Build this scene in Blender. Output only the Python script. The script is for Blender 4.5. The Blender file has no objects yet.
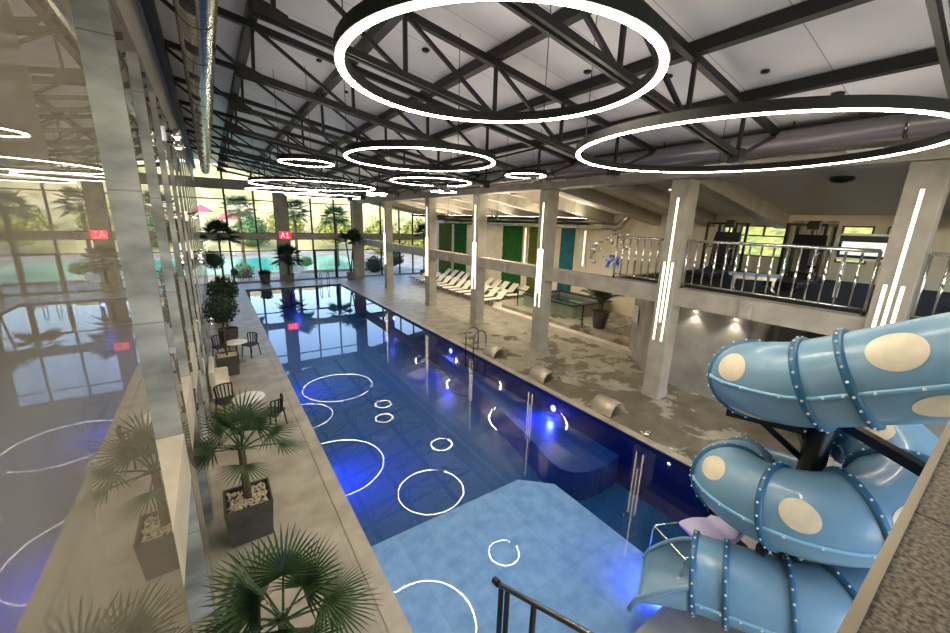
import bpy, math, random
from mathutils import Vector, Matrix
PI = math.pi
rnd = random.Random(7)
SC = bpy.context.scene
COL = SC.collection

# ------------------------------------------------------------------ helpers
def lin(c):
    def f(v):
        v /= 255.0
        return v / 12.92 if v <= 0.04045 else ((v + 0.055) / 1.055) ** 2.4
    return (f(c[0]), f(c[1]), f(c[2]), 1.0)

class MB:
    def __init__(s):
        s.v = []; s.f = []
    def add(s, vs, fs):
        o = len(s.v)
        s.v += [tuple(p) for p in vs]
        s.f += [tuple(i + o for i in f) for f in fs]
        return s
    def quad(s, a, b, c, d):
        return s.add([a, b, c, d], [(0, 1, 2, 3)])
    def box(s, x0, x1, y0, y1, z0, z1):
        vs = [(x0,y0,z0),(x1,y0,z0),(x1,y1,z0),(x0,y1,z0),(x0,y0,z1),(x1,y0,z1),(x1,y1,z1),(x0,y1,z1)]
        return s.add(vs, [(0,3,2,1),(4,5,6,7),(0,1,5,4),(1,2,6,5),(2,3,7,6),(3,0,4,7)])
    def bbox(s, x0, x1, y0, y1, z0, z1, b=0.02):
        # box with chamfered vertical and top edges
        def ringz(z, e):
            return [(x0+b+e,y0+e,z),(x1-b-e,y0+e,z),(x1-e,y0+b+e,z),(x1-e,y1-b-e,z),(x1-b-e,y1-e,z),(x0+b+e,y1-e,z),(x0+e,y1-b-e,z),(x0+e,y0+b+e,z)]
        rings = [ringz(z0, 0), ringz(z1-b, 0), ringz(z1, b)]
        vs = sum(rings, []); fs = []
        for r in range(2):
            for i in range(8):
                j = (i+1) % 8
                fs.append((r*8+i, r*8+j, r*8+8+j, r*8+8+i))
        fs.append(tuple(range(7,-1,-1))); fs.append(tuple(range(16,24)))
        return s.add(vs, fs)
    def bar(s, p, q, w, h=None, up=(0,0,1)):
        h = h or w
        p = Vector(p); q = Vector(q); d = (q-p).normalized(); u = Vector(up)
        if abs(d.dot(u)) > 0.98: u = Vector((1,0,0))
        a = d.cross(u).normalized(); b = a.cross(d).normalized()
        vs = []
        for c in (p, q):
            for (i, j) in ((-1,-1),(1,-1),(1,1),(-1,1)):
                vs.append(c + a*(i*w/2) + b*(j*h/2))
        return s.add(vs, [(0,3,2,1),(4,5,6,7),(0,1,5,4),(1,2,6,5),(2,3,7,6),(3,0,4,7)])
    def tube(s, pts, r, n=8, caps=True, closed=False):
        pts = [Vector(p) for p in pts]; m = len(pts)
        rr = r if isinstance(r, (list, tuple)) else [r]*m
        vs = []; prev = None
        for i, p in enumerate(pts):
            if closed: d = pts[(i+1) % m] - pts[i-1]
            elif i == 0: d = pts[1]-pts[0]
            elif i == m-1: d = pts[-1]-pts[-2]
            else: d = pts[i+1]-pts[i-1]
            d.normalize()
            if prev is None:
                u = Vector((0,0,1)) if abs(d.z) < 0.9 else Vector((1,0,0))
            else: u = prev
            a = d.cross(u).normalized(); b = a.cross(d).normalized(); prev = b
            for k in range(n):
                t = 2*PI*k/n
                vs.append(p + a*(math.cos(t)*rr[i]) + b*(math.sin(t)*rr[i]))
        fs = []
        for i in range(m if closed else m-1):
            j = (i+1) % m
            for k in range(n):
                l = (k+1) % n
                fs.append((i*n+k, i*n+l, j*n+l, j*n+k))
        if caps and not closed:
            fs.append(tuple(range(n-1,-1,-1))); fs.append(tuple(range((m-1)*n, m*n)))
        return s.add(vs, fs)
    def lathe(s, prof, c=(0,0,0), n=24, a0=0, a1=2*PI):
        full = abs(a1-a0-2*PI) < 1e-6; m = len(prof); vs = []
        cnt = n if full else n+1
        for k in range(cnt):
            t = a0 + (a1-a0)*k/n
            for (r, z) in prof:
                vs.append((c[0]+r*math.cos(t), c[1]+r*math.sin(t), c[2]+z))
        fs = []
        for k in range(n):
            l = (k+1) % cnt
            for i in range(m-1):
                fs.append((k*m+i, l*m+i, l*m+i+1, k*m+i+1))
        return s.add(vs, fs)
    def disc(s, c, r, n=24, flip=False):
        vs = [(c[0]+r*math.cos(2*PI*k/n), c[1]+r*math.sin(2*PI*k/n), c[2]) for k in range(n)]
        f = tuple(range(n))
        return s.add(vs, [f[::-1] if flip else f])
    def prism(s, poly, z0, z1):
        n = len(poly)
        vs = [(x,y,z0) for x,y in poly] + [(x,y,z1) for x,y in poly]
        fs = [tuple(range(n-1,-1,-1)), tuple(range(n,2*n))]
        for i in range(n):
            j = (i+1) % n; fs.append((i,j,n+j,n+i))
        return s.add(vs, fs)
    def sphere(s, c, r, nu=12, nv=8, sq=(1,1,1)):
        prof = []
        for i in range(nv+1):
            t = -PI/2 + PI*i/nv
            prof.append((max(1e-4, r*math.cos(t)), r*math.sin(t)))
        m = MB().lathe(prof, (0,0,0), nu)
        return s.add([(c[0]+p[0]*sq[0], c[1]+p[1]*sq[1], c[2]+p[2]*sq[2]) for p in m.v], m.f)
    def ico(s, c, r):
        return s.sphere(c, r, 6, 4)
    def build(s, name, mat=None, parent=None, smooth=False, loc=None):
        me = bpy.data.meshes.new(name)
        me.from_pydata(s.v, [], s.f); me.update()
        if smooth:
            for p in me.polygons: p.use_smooth = True
        o = bpy.data.objects.new(name, me); COL.objects.link(o)
        if mat: me.materials.append(mat)
        if parent: o.parent = parent
        if loc: o.location = loc
        return o

def sharp(o, deg=35):
    import bmesh
    bm = bmesh.new(); bm.from_mesh(o.data)
    for e in bm.edges:
        if len(e.link_faces) == 2:
            e.smooth = e.calc_face_angle(0) < math.radians(deg)
    for f in bm.faces: f.smooth = True
    bm.to_mesh(o.data); bm.free()
    return o

def tag(o, label, cat, group=None, kind=None):
    o['label'] = label; o['category'] = cat
    if group: o['group'] = group
    if kind: o['kind'] = kind
    return o
def thing(name, label, cat, loc=(0,0,0), rz=0, group=None):
    o = bpy.data.objects.new(name, None); COL.objects.link(o)
    o.location = loc; o.rotation_euler = (0,0,rz); o.empty_display_size = .1
    return tag(o, label, cat, group)
def struct(o):
    o['kind'] = 'structure'; return o
def copy_tree(o, parent=None):
    c = o.copy(); COL.objects.link(c)
    if parent: c.parent = parent
    for ch in list(o.children): copy_tree(ch, c)
    return c
ORD = ['first','second','third','fourth','fifth','sixth','seventh','eighth','ninth','tenth','eleventh','twelfth','thirteenth']

# ------------------------------------------------------------------ materials
def mat(name, col, rough=.5, metal=0., emit=None, es=0., ior=1.45, coat=0., spec=None):
    m = bpy.data.materials.new(name); m.use_nodes = True
    b = m.node_tree.nodes['Principled BSDF']
    b.inputs['Base Color'].default_value = lin(col) if max(col) > 1.01 else (*col, 1)
    b.inputs['Roughness'].default_value = rough
    b.inputs['Metallic'].default_value = metal
    b.inputs['IOR'].default_value = ior
    if coat: b.inputs['Coat Weight'].default_value = coat
    if emit:
        b.inputs['Emission Color'].default_value = lin(emit); b.inputs['Emission Strength'].default_value = es
    return m
def noisy(m, c1, c2, scale=3., detail=6., lo=.35, hi=.65, bump=0., coord='Object', stretch=(1,1,1), rough=None):
    nt = m.node_tree; N = nt.nodes; L = nt.links; b = N['Principled BSDF']
    tc = N.new('ShaderNodeTexCoord'); mp = N.new('ShaderNodeMapping'); mp.inputs['Scale'].default_value = stretch
    L.new(tc.outputs[coord], mp.inputs['Vector'])
    nz = N.new('ShaderNodeTexNoise'); nz.inputs['Scale'].default_value = scale; nz.inputs['Detail'].default_value = detail
    L.new(mp.outputs[0], nz.inputs['Vector'])
    r = N.new('ShaderNodeValToRGB'); r.color_ramp.elements[0].position = lo; r.color_ramp.elements[1].position = hi
    r.color_ramp.elements[0].color = lin(c1); r.color_ramp.elements[1].color = lin(c2)
    L.new(nz.outputs['Fac'], r.inputs['Fac']); L.new(r.outputs['Color'], b.inputs['Base Color'])
    if bump:
        bp = N.new('ShaderNodeBump'); bp.inputs['Strength'].default_value = bump; bp.inputs['Distance'].default_value = .02
        L.new(nz.outputs['Fac'], bp.inputs['Height']); L.new(bp.outputs[0], b.inputs['Normal'])
    if rough:
        rr = N.new('ShaderNodeMapRange'); rr.inputs['To Min'].default_value = rough[0]; rr.inputs['To Max'].default_value = rough[1]
        L.new(nz.outputs['Fac'], rr.inputs['Value']); L.new(rr.outputs[0], b.inputs['Roughness'])
    return m, r, mp
def joints(m, sx, sy, width=.006, dark=.6, rot=(0,0,0), off=(0,0,0)):
    """thin tile joints multiplied over the base colour"""
    nt = m.node_tree; N = nt.nodes; L = nt.links; b = N['Principled BSDF']
    src = b.inputs['Base Color'].links[0].from_socket if b.inputs['Base Color'].links else None
    tc = N.new('ShaderNodeTexCoord'); mp = N.new('ShaderNodeMapping'); mp.inputs['Rotation'].default_value = rot
    mp.inputs['Location'].default_value = off
    L.new(tc.outputs['Object'], mp.inputs['Vector'])
    br = N.new('ShaderNodeTexBrick'); br.offset = 0.5 if False else 0.0
    br.inputs['Scale'].default_value = 1; br.inputs['Mortar Size'].default_value = width
    br.inputs['Brick Width'].default_value = sx; br.inputs['Row Height'].default_value = sy
    br.inputs['Color1'].default_value = (1,1,1,1); br.inputs['Color2'].default_value = (.93,.93,.93,1)
    br.inputs['Mortar'].default_value = (dark,dark,dark,1)
    L.new(mp.outputs[0], br.inputs['Vector'])
    mx = N.new('ShaderNodeMix'); mx.data_type = 'RGBA'; mx.blend_type = 'MULTIPLY'; mx.inputs['Factor'].default_value = 1
    if src: L.new(src, mx.inputs['A'])
    else: mx.inputs['A'].default_value = b.inputs['Base Color'].default_value
    L.new(br.outputs['Color'], mx.inputs['B']); L.new(mx.outputs['Result'], b.inputs['Base Color'])
    return m
def emis(name, col, s):
    m = bpy.data.materials.new(name); m.use_nodes = True
    N = m.node_tree.nodes; N.clear()
    e = N.new('ShaderNodeEmission'); e.inputs['Color'].default_value = lin(col); e.inputs['Strength'].default_value = s
    o = N.new('ShaderNodeOutputMaterial'); m.node_tree.links.new(e.outputs[0], o.inputs[0])
    return m
def glass(name, tint=(1,1,1), ior=1.45, rough=0., bump=None, frost=0.):
    """clear sheet: fresnel mix of a tinted see-through and a sharp reflection"""
    m = bpy.data.materials.new(name); m.use_nodes = True
    nt = m.node_tree; N = nt.nodes; L = nt.links; N.clear()
    fr = N.new('ShaderNodeFresnel'); ge = N.new('ShaderNodeNewGeometry'); mi = N.new('ShaderNodeMapRange')
    mi.inputs['To Min'].default_value = ior; mi.inputs['To Max'].default_value = 1/ior
    L.new(ge.outputs['Backfacing'], mi.inputs['Value']); L.new(mi.outputs[0], fr.inputs['IOR'])
    t = N.new('ShaderNodeBsdfTransparent'); t.inputs['Color'].default_value = (*tint, 1)
    g = N.new('ShaderNodeBsdfGlossy'); g.inputs['Roughness'].default_value = rough; g.inputs['Color'].default_value = (1,1,1,1)
    mx = N.new('ShaderNodeMixShader'); o = N.new('ShaderNodeOutputMaterial')
    L.new(fr.outputs[0], mx.inputs[0]); L.new(t.outputs[0], mx.inputs[1]); L.new(g.outputs[0], mx.inputs[2]); L.new(mx.outputs[0], o.inputs[0])
    if bump:
        tc = N.new('ShaderNodeTexCoord'); nz = N.new('ShaderNodeTexNoise'); nz.inputs['Scale'].default_value = bump[0]; nz.inputs['Detail'].default_value = 2
        L.new(tc.outputs['Object'], nz.inputs['Vector'])
        bp = N.new('ShaderNodeBump'); bp.inputs['Strength'].default_value = bump[1]; bp.inputs['Distance'].default_value = .02
        L.new(nz.outputs['Fac'], bp.inputs['Height']); L.new(bp.outputs[0], fr.inputs['Normal']); L.new(bp.outputs[0], g.inputs['Normal'])
    return m

M = {}
M['deck'] = mat('travertine_deck', (176,168,150), .38)
noisy(M['deck'], (140,133,118), (182,174,158), 1.6, 9, .3, .7, bump=.05)
joints(M['deck'], 1.2, .6, .004, .8)
def wet_deck():
    m = mat('wet_travertine', (170,160,142), .4); nt = m.node_tree; N = nt.nodes; L = nt.links; b = N['Principled BSDF']
    tc = N.new('ShaderNodeTexCoord')
    n1 = N.new('ShaderNodeTexNoise'); n1.inputs['Scale'].default_value = 1.8; n1.inputs['Detail'].default_value = 8
    n2 = N.new('ShaderNodeTexNoise'); n2.inputs['Scale'].default_value = .8; n2.inputs['Detail'].default_value = 9; n2.inputs['Roughness'].default_value = .6; n2.inputs['Distortion'].default_value = .25
    mp = N.new('ShaderNodeMapping'); mp.inputs['Location'].default_value = (3.1, 1.7, 0)
    L.new(tc.outputs['Object'], n1.inputs['Vector']); L.new(tc.outputs['Object'], mp.inputs['Vector']); L.new(mp.outputs[0], n2.inputs['Vector'])
    r1 = N.new('ShaderNodeValToRGB'); e = r1.color_ramp.elements
    e[0].position = .3; e[0].color = lin((130,124,108)); e[1].position = .7; e[1].color = lin((172,165,148))
    L.new(n1.outputs['Fac'], r1.inputs['Fac'])
    # wet where the deck is walked on between the pool and the near steps (towards small y)
    sep = N.new('ShaderNodeSeparateXYZ'); L.new(tc.outputs['Object'], sep.inputs[0])
    mr = N.new('ShaderNodeMapRange'); mr.inputs['From Min'].default_value = 5; mr.inputs['From Max'].default_value = 19
    mr.inputs['To Min'].default_value = .1; mr.inputs['To Max'].default_value = -.17
    L.new(sep.outputs['Y'], mr.inputs['Value'])
    ad = N.new('ShaderNodeMath'); ad.operation = 'ADD'; L.new(n2.outputs['Fac'], ad.inputs[0]); L.new(mr.outputs[0], ad.inputs[1])
    r2 = N.new('ShaderNodeValToRGB'); e = r2.color_ramp.elements
    e[0].position = .5; e[0].color = (0,0,0,1); e[1].position = .55; e[1].color = (1,1,1,1)
    L.new(ad.outputs[0], r2.inputs['Fac'])
    mx = N.new('ShaderNodeMix'); mx.data_type = 'RGBA'; mx.blend_type = 'MULTIPLY'
    L.new(r2.outputs['Color'], mx.inputs['Factor']); L.new(r1.outputs['Color'], mx.inputs['A']); mx.inputs['B'].default_value = (.5,.49,.47,1)
    L.new(mx.outputs['Result'], b.inputs['Base Color'])
    rr = N.new('ShaderNodeMapRange'); rr.inputs['To Min'].default_value = .42; rr.inputs['To Max'].default_value = .12
    L.new(r2.outputs['Color'], rr.inputs['Value']); L.new(rr.outputs[0], b.inputs['Roughness'])
    return m
M['wet'] = wet_deck(); joints(M['wet'], 1.2, .6, .004, .8)
M['marble_polished'] = mat('polished_beige_stone', (176,166,142), .012, ior=2.5)
noisy(M['marble_polished'], (124,116,98), (146,138,120), 1.2, 8, .3, .75)
M['marble_grey'] = mat('grey_marble', (150,152,148), .22)
noisy(M['marble_grey'], (138,141,138), (206,207,202), 1.3, 12, .36, .7, stretch=(1,1,2.5))
joints(M['marble_grey'], 3, 1.3, .008, .6, rot=(PI/2,0,0), off=(0,0,0))
M['sill'] = mat('pale_stone_sill', (214,206,186), .3)
noisy(M['sill'], (200,192,172), (222,215,198), 2, 6)
M['plaster'] = mat('beige_concrete', (178,170,154), .55)
noisy(M['plaster'], (148,142,130), (174,168,155), 2.2, 8, .3, .7, bump=.04)
M['cream'] = mat('cream_wall', (226,214,190), .35)
noisy(M['cream'], (218,205,180), (232,222,200), 1.0, 5)
M['greywall'] = mat('grey_stucco', (150,147,140), .5)
noisy(M['greywall'], (134,130,124), (176,171,162), 1.3, 8, .3, .72)
M['steel'] = mat('black_steel', (34,33,34), .42, .2)
M['steel2'] = mat('black_steel_rough', (22,22,22), .5)
M['ceil'] = mat('white_ceiling_panel', (186,184,188), .3)
noisy(M['ceil'], (222,220,224), (236,234,236), .8, 4)
joints(M['ceil'], 30, 1.15, .008, .45, rot=(0,0,0))
M['sideceil'] = mat('cream_ceiling', (214,206,186), .6)
M['chrome'] = mat('stainless_steel', (226,224,220), .22, 1.)
M['chrome_d'] = mat('dark_stainless', (110,110,112), .22, 1.)
M['duct'] = mat('galvanised_duct', (196,190,176), .2, 1.)
noisy(M['duct'], (176,172,158), (208,202,190), 4, 4, stretch=(1,4,1))
M['ductgrey'] = mat('grey_duct', (120,116,122), .35, .6)
M['black'] = mat('black_plastic', (14,14,15), .35)
M['housing'] = mat('matt_black', (12,12,12), .7)
M['darkgrey'] = mat('dark_grey_rubber', (45,45,46), .6)
M['white'] = mat('white_plastic', (226,224,218), .35)
M['led'] = emis('warm_white_led', (255,240,214), 42)
M['ledfar'] = emis('warm_white_far', (255,240,214), 18)
M['added_up_side'] = emis('added_side_ceiling_glow', (255,240,214), 45)  # stronger added glow over the side rings, lifts the side ceiling
M['added_up'] = emis('added_ceiling_glow', (255,242,222), 11)  # added upward glow to brighten the main ceiling
M['ledside'] = emis('warm_white_side', (255,240,214), 80)
M['led2'] = emis('column_led', (255,236,200), 4)
M['blueled'] = emis('blue_pool_lamp', (120,140,255), 5)
M['redled'] = emis('red_led', (255,40,60), 2.0)
M['pinkled'] = emis('pale_red_led', (255,190,190), 4.0)
M['warm'] = emis('warm_bulb', (255,236,196), 30)
def tiles(name, c1, c2, s=.05):
    m = mat(name, c1, .35); noisy(m, c1, c2, 14, 3, .3, .7); joints(m, .6, .6, .006, .72); return m
M['deep'] = tiles('deep_blue_mosaic', (20,66,120), (38,92,146))
M['navy'] = tiles('navy_pool_tile', (8,20,84), (14,30,110))
M['pad'] = mat('light_blue_mosaic', (128,166,206), .4)
noisy(M['pad'], (126,160,204), (146,180,218), 5, 6); joints(M['pad'], 1.05, 1.05, .006, .78)
M['water'] = glass('pool_water', (.8,.91,.985), 1.33, .0, bump=(1.1,.022))
M['glass'] = glass('clear_glass', (.97,.985,.98), 1.35)
M['glass_t'] = glass('tinted_glass', (.72,.86,.82), 1.5)
M['tub'] = glass('hot_tub_water', (.5,.75,.72), 1.33, bump=(3,.05))
M['blue'] = mat('blue_fibreglass', (118,168,202), .3, coat=.25)
noisy(M['blue'], (110,152,182), (128,166,192), 2.0, 5)
M['flange'] = mat('teal_blue_flange', (48,104,140), .4)
M['rib'] = mat('pale_blue_seam', (134,190,222), .3)
M['oval'] = mat('cream_oval', (222,212,186), .35)
noisy(M['oval'], (214,204,178), (228,218,194), 6, 4)
M['granite'] = mat('brown_granite', (128,114,96), .3)
noisy(M['granite'], (74,64,54), (168,154,132), 70, 4, .35, .68)
M['bronze'] = mat('champagne_trim', (186,174,150), .3, .5)
M['leaf'] = mat('palm_green', (44,70,36), .45)
noisy(M['leaf'], (30,52,28), (64,92,46), 5, 3)
M['leaf2'] = mat('deep_green_leaf', (24,40,26), .5)
noisy(M['leaf2'], (14,28,16), (40,62,34), 9, 3)
M['leaf3'] = mat('fresh_green_leaf', (66,104,44), .45)
noisy(M['leaf3'], (50,88,34), (90,126,56), 6, 3)
M['trunk'] = mat('brown_trunk', (84,62,44), .85)
noisy(M['trunk'], (54,40,28), (110,86,62), 14, 4, bump=.6, stretch=(1,1,4))
M['pebble'] = mat('pale_pebbles', (206,192,160), .6)
M['pot'] = mat('grey_planter', (72,68,62), .55)
noisy(M['pot'], (64,60,54), (84,80,72), 3, 5)
M['potl'] = mat('grey_stone_pot', (118,112,102), .6)
M['green'] = mat('moss_wall', (26,88,30), .95)
noisy(M['green'], (8,48,12), (44,120,40), 16, 8, .3, .7, bump=1.0)
M['olive'] = mat('olive_moss_wall', (84,100,30), .95)
noisy(M['olive'], (60,74,20), (112,126,44), 16, 8, .3, .7, bump=1.0)
M['teal'] = mat('teal_panel', (0,92,104), .5)
noisy(M['teal'], (0,82,94), (10,106,118), 3, 4)
M['sling'] = mat('cream_sling', (226,218,200), .6)
M['lavender'] = mat('pale_lavender_pad', (206,202,236), .4)
M['stone_out'] = mat('pale_outdoor_paving', (160,150,134), .6)
noisy(M['stone_out'], (136,128,112), (178,168,152), .6, 6)
M['outpool'] = mat('turquoise_pool', (70,190,168), .12)
M['hill'] = mat('dry_grass_hill', (190,176,90), .9)
noisy(M['hill'], (150,144,84), (222,196,140), .22, 10, .35, .62)
M['bush'] = mat('yellow_green_bush', (150,160,60), .8)
noisy(M['bush'], (112,118,48), (186,176,84), 1.5, 6)
M['pink'] = mat('pink_canvas', (236,84,104), .7)
M['roofred'] = mat('red_brick', (196,120,100), .8)
M['winframe'] = mat('dark_window_frame', (30,32,32), .4, .3)
M['screen'] = mat('bright_screen', (220,230,225), .3, emit=(214,226,220), es=.55)
noisy(M['screen'], (120,150,110), (236,238,236), 4, 6, .3, .6)
M['brown'] = mat('brown_wood', (120,84,50), .5)
M['curtain'] = mat('ribbed_beige_panel', (178,168,142), .6)
M['poster'] = mat('blue_picture', (70,110,190), .4)
noisy(M['poster'], (20,50,140), (220,230,250), 5, 5, .38, .62)
M['gymfloor'] = mat('dark_gym_floor', (22,22,22), .85)

# ------------------------------------------------------------------ measurements (metres, camera standing at 0,0,5)
POOL = (1.5, 8.05, 1.86, 30.5)
FAR = 33.5
WL = -.5                      # front of left wall piers
CX0, CX1 = 10.48, 10.98       # column row
COLY = [1.4, 5.75, 10.85, 15.4, 20.4, 27.1]
BACK = 18.0
ROOF = lambda x: 8.6 - .16*x
S0 = -7.0                     # how far the hall runs behind the viewer

# ------------------------------------------------------------------ floor and pool
f = MB(); px0, px1, py0, py1 = POOL
f.box(-.9, px0, S0, FAR, -.2, 0); f.box(px0, px1, py1, FAR, -.2, 0); f.box(px0, px1, S0, py0, -.2, 0)
struct(f.build('floor', M['deck']))
struct(MB().box(px1, BACK, S0, FAR, -.2, 0).build('floor_right', M['wet']))
D = -1.5
b = MB()
b.quad((px0,py0,D),(px1,py0,D),(px1,py1,D),(px0,py1,D))
struct(b.build('floor_pool', M['deep']))
b = MB()
b.quad((px1,py0,D),(px1,py1,D),(px1,py1,-.2),(px1,py0,-.2)); b.quad((px0,py0,-.2),(px0,py1,-.2),(px0,py1,D),(px0,py0,D))
b.quad((px0,py1,-.2),(px1,py1,-.2),(px1,py1,D),(px0,py1,D)); b.quad((px0,py0,D),(px1,py0,D),(px1,py0,-.2),(px0,py0,-.2))
# tiled band above the old level, flush under the coping
e = .004
b.quad((px1-e,py0,-.2),(px1-e,py1,-.2),(px1-e,py1,-.03),(px1-e,py0,-.03)); b.quad((px0+e,py0,-.03),(px0+e,py1,-.03),(px0+e,py1,-.2),(px0+e,py0,-.2))
b.quad((px0,py1-e,-.03),(px1,py1-e,-.03),(px1,py1-e,-.2),(px0,py1-e,-.2))
struct(b.build('wall_pool', M['navy']))
pad = [(px0+.01,py0+.01),(5.42,py0+.01),(5.42,4.72),(4.86,5.24),(px0+.01,5.24)]
struct(MB().prism(pad, D+.01, -.32).build('floor_shallow', M['pad']))
bn = [(px1-.01,14.5),(7.6,12.2),(7.1,9.3),(6.6,6.7),(6.36,5.8),(6.33,5.4),(6.5,5.1),(6.85,4.93),(7.4,4.88),(px1-.01,4.95)]
struct(MB().prism(bn, D+.01, -.7).build('floor_bench', tiles('bench_blue_mosaic', (14,50,122), (26,70,146))))
wt = MB(); n_ = 1
wt.quad((px0,py0,-.07),(px1,py0,-.07),(px1,py1,-.07),(px0,py1,-.07))
tag(wt.build('pool_water', M['water']), 'still blue water filling the long indoor pool', 'water', kind='stuff')
# coping lip
cp = MB()
for (x0,x1,y0,y1) in ((px0-.22,px0+.03,py0,py1),(px1-.03,px1+.2,py0,py1),(px0-.22,px1+.2,py1-.03,py1+.2)):
    cp.box(x0,x1,y0,y1,0.002,.018)
struct(cp.build('trim_1', M['deck']))

# underwater lamps
def pool_lamp(x, y, z, nx, ny, label, power):
    t = thing('pool_lamp', label, 'lamp', (x,y,z), 0, 'underwater pool lamps')
    ax = Vector((nx,ny,0))
    MB().tube([ax*.0, ax*.03], .13, 16).build('bezel', M['chrome'], t)
    MB().tube([ax*.031, ax*.045], .09, 16).build('lens', M['blueled'], t)
    l = bpy.data.lights.new('lamp_light', 'SPOT'); l.color = (.05,.07,1.0); l.energy = power; l.shadow_soft_size = .1; l.spot_size = 2.5; l.spot_blend = 1.0
    o = bpy.data.objects.new('lamp_light', l); COL.objects.link(o); o.parent = t; o.location = ax*.08
    o.rotation_euler = (ax*.62 + Vector((0,0,-.78))).to_track_quat('-Z','Y').to_euler()
pool_lamp(px1, 7.3, -.42, -1, 0, 'blue underwater lamp in the right pool wall opposite the big broken ring reflection', 200)
pool_lamp(px1, 13.4, -.42, -1, 0, 'blue underwater lamp in the right pool wall below the steel ladder', 120)
pool_lamp(px1, 19.7, -.38, -1, 0, 'blue underwater lamp in the right pool wall towards the far end', 70)
pool_lamp(px0, 8.7, -.45, 1, 0, 'blue underwater lamp in the left pool wall near the square palm planter', 260)
pool_lamp(px0, 14.6, -.45, 1, 0, 'blue underwater lamp in the left pool wall near the round tables', 180)
pool_lamp(4.75, py1, -.35, 0, -1, 'blue underwater lamp in the far pool end below the red sign', 30)
pool_lamp(4.9, py0, -.17, 0, 1, 'blue underwater lamp at the near pool end under the slide exit', 110)

# ------------------------------------------------------------------ left wall
w = MB()
w.box(-.88, -.84, 2.7, FAR, 0, 8.8)                        # back of the niches
w.box(-.84, WL, 2.7, FAR, 6.95, ROOF(WL)-.02)              # header above niches
piers = []
piers = [2.75]; y = 4.98
while y < FAR-.4:
    piers.append(y); y += 1.93
pm = MB()
for y in piers:
    pm.box(-.84, WL-.006, y, y+.57, 0, 6.95)
struct(w.build('wall_left', M['plaster']))
struct(pm.build('wall_left_piers', M['marble_grey']))
fm = MB()
for y in piers: fm.box(WL-.006, WL, y, y+.57, 0, 6.95)     # polished facing on each pier
struct(fm.build('wall_left_facing', M['marble_polished']))
sl = MB()
for y, y2 in zip(piers[:-1], piers[1:]): sl.box(-.84, WL, y+.57, y2, 2.05, 2.6)
struct(sl.build('trim_2', M['sill']))
struct(MB().box(-.88, WL+.008, S0, 2.75, 0, ROOF(WL)-.02).build('wall_left_near', M['marble_polished']))
struct(MB().box(WL, WL+.16, S0, FAR, 8.0, 8.45).build('trim_3', M['steel2']))
cn = MB(); cn.box(WL, WL+.03, S0, FAR, 7.85, 8.0); struct(cn.build('trim_4', M['plaster']))

# wall sconces
def sconce(y, z, n, label):
    t = thing('wall_sconce', label, 'lamp', (WL,y,z), 0, 'chrome sconces on the left wall')
    MB().box(0, .05, -.1, .1, -.12, .12).build('back_plate', M['chrome'], t)
    for k in range(n):
        dz = -.18*k
        MB().tube([(.05,0,.06+dz),(.16,0,.06+dz)], .02, 8).build('arm', M['black'], t)
        MB().lathe([(.02,.09),(.07,.06),(.09,-.05),(.075,-.06)], (.2,0,.03+dz), 12).build('shade', M['chrome'], t, True)
        MB().sphere((.2,0,-.0+dz), .05, 10, 6).build('bulb', M['warm'], t, True)
sconce(9.1, 6.35, 2, 'highest chrome sconce on the left wall beside the silver duct')
sconce(12.9, 4.95, 1, 'single chrome sconce on the left wall level with the far windows')
sconce(12.95, 3.95, 2, 'chrome twin sconce on the left wall above the dark bushes')
sconce(14.8, 1.75, 2, 'lowest chrome sconce on the left wall beside the round topiary')

# ------------------------------------------------------------------ roof, trusses
rf = MB()
x0, x1 = -.9, BACK+.3
for (a, bq) in ((x0, 10.3),):
    rf.add([(a,S0,ROOF(a)),(bq,S0,ROOF(bq)),(bq,FAR+.4,ROOF(bq)),(a,FAR+.4,ROOF(a)),
            (a,S0,ROOF(a)+.25),(bq,S0,ROOF(bq)+.25),(bq,FAR+.4,ROOF(bq)+.25),(a,FAR+.4,ROOF(a)+.25)],
           [(0,3,2,1),(4,5,6,7),(0,1,5,4),(1,2,6,5),(2,3,7,6),(3,0,4,7)])
struct(rf.build('ceiling', M['ceil']))
rf = MB(); a, bq = 10.3, BACK+.3
rf.add([(a,S0,ROOF(a)-.12),(bq,S0,ROOF(bq)-.12),(bq,FAR+.4,ROOF(bq)-.12),(a,FAR+.4,ROOF(a)-.12),
        (a,S0,ROOF(a)+.25),(bq,S0,ROOF(bq)+.25),(bq,FAR+.4,ROOF(bq)+.25),(a,FAR+.4,ROOF(a)+.25)],
       [(0,3,2,1),(4,5,6,7),(0,1,5,4),(1,2,6,5),(2,3,7,6),(3,0,4,7)])
struct(rf.build('ceiling_side', M['sideceil']))

PURL = [1.0, 2.72, 4.42, 6.12, 7.95]
for i, x in enumerate(PURL):
    z = ROOF(x)
    o = MB().bar((x,S0+.2,z-.09),(x,FAR,z-.09), .16, .17).build('roof_purlin', M['steel'])
    tag(o, 'long black steel purlin under the ceiling, %s from the left wall' % ORD[i], 'beam', 'roof purlins')

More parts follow.
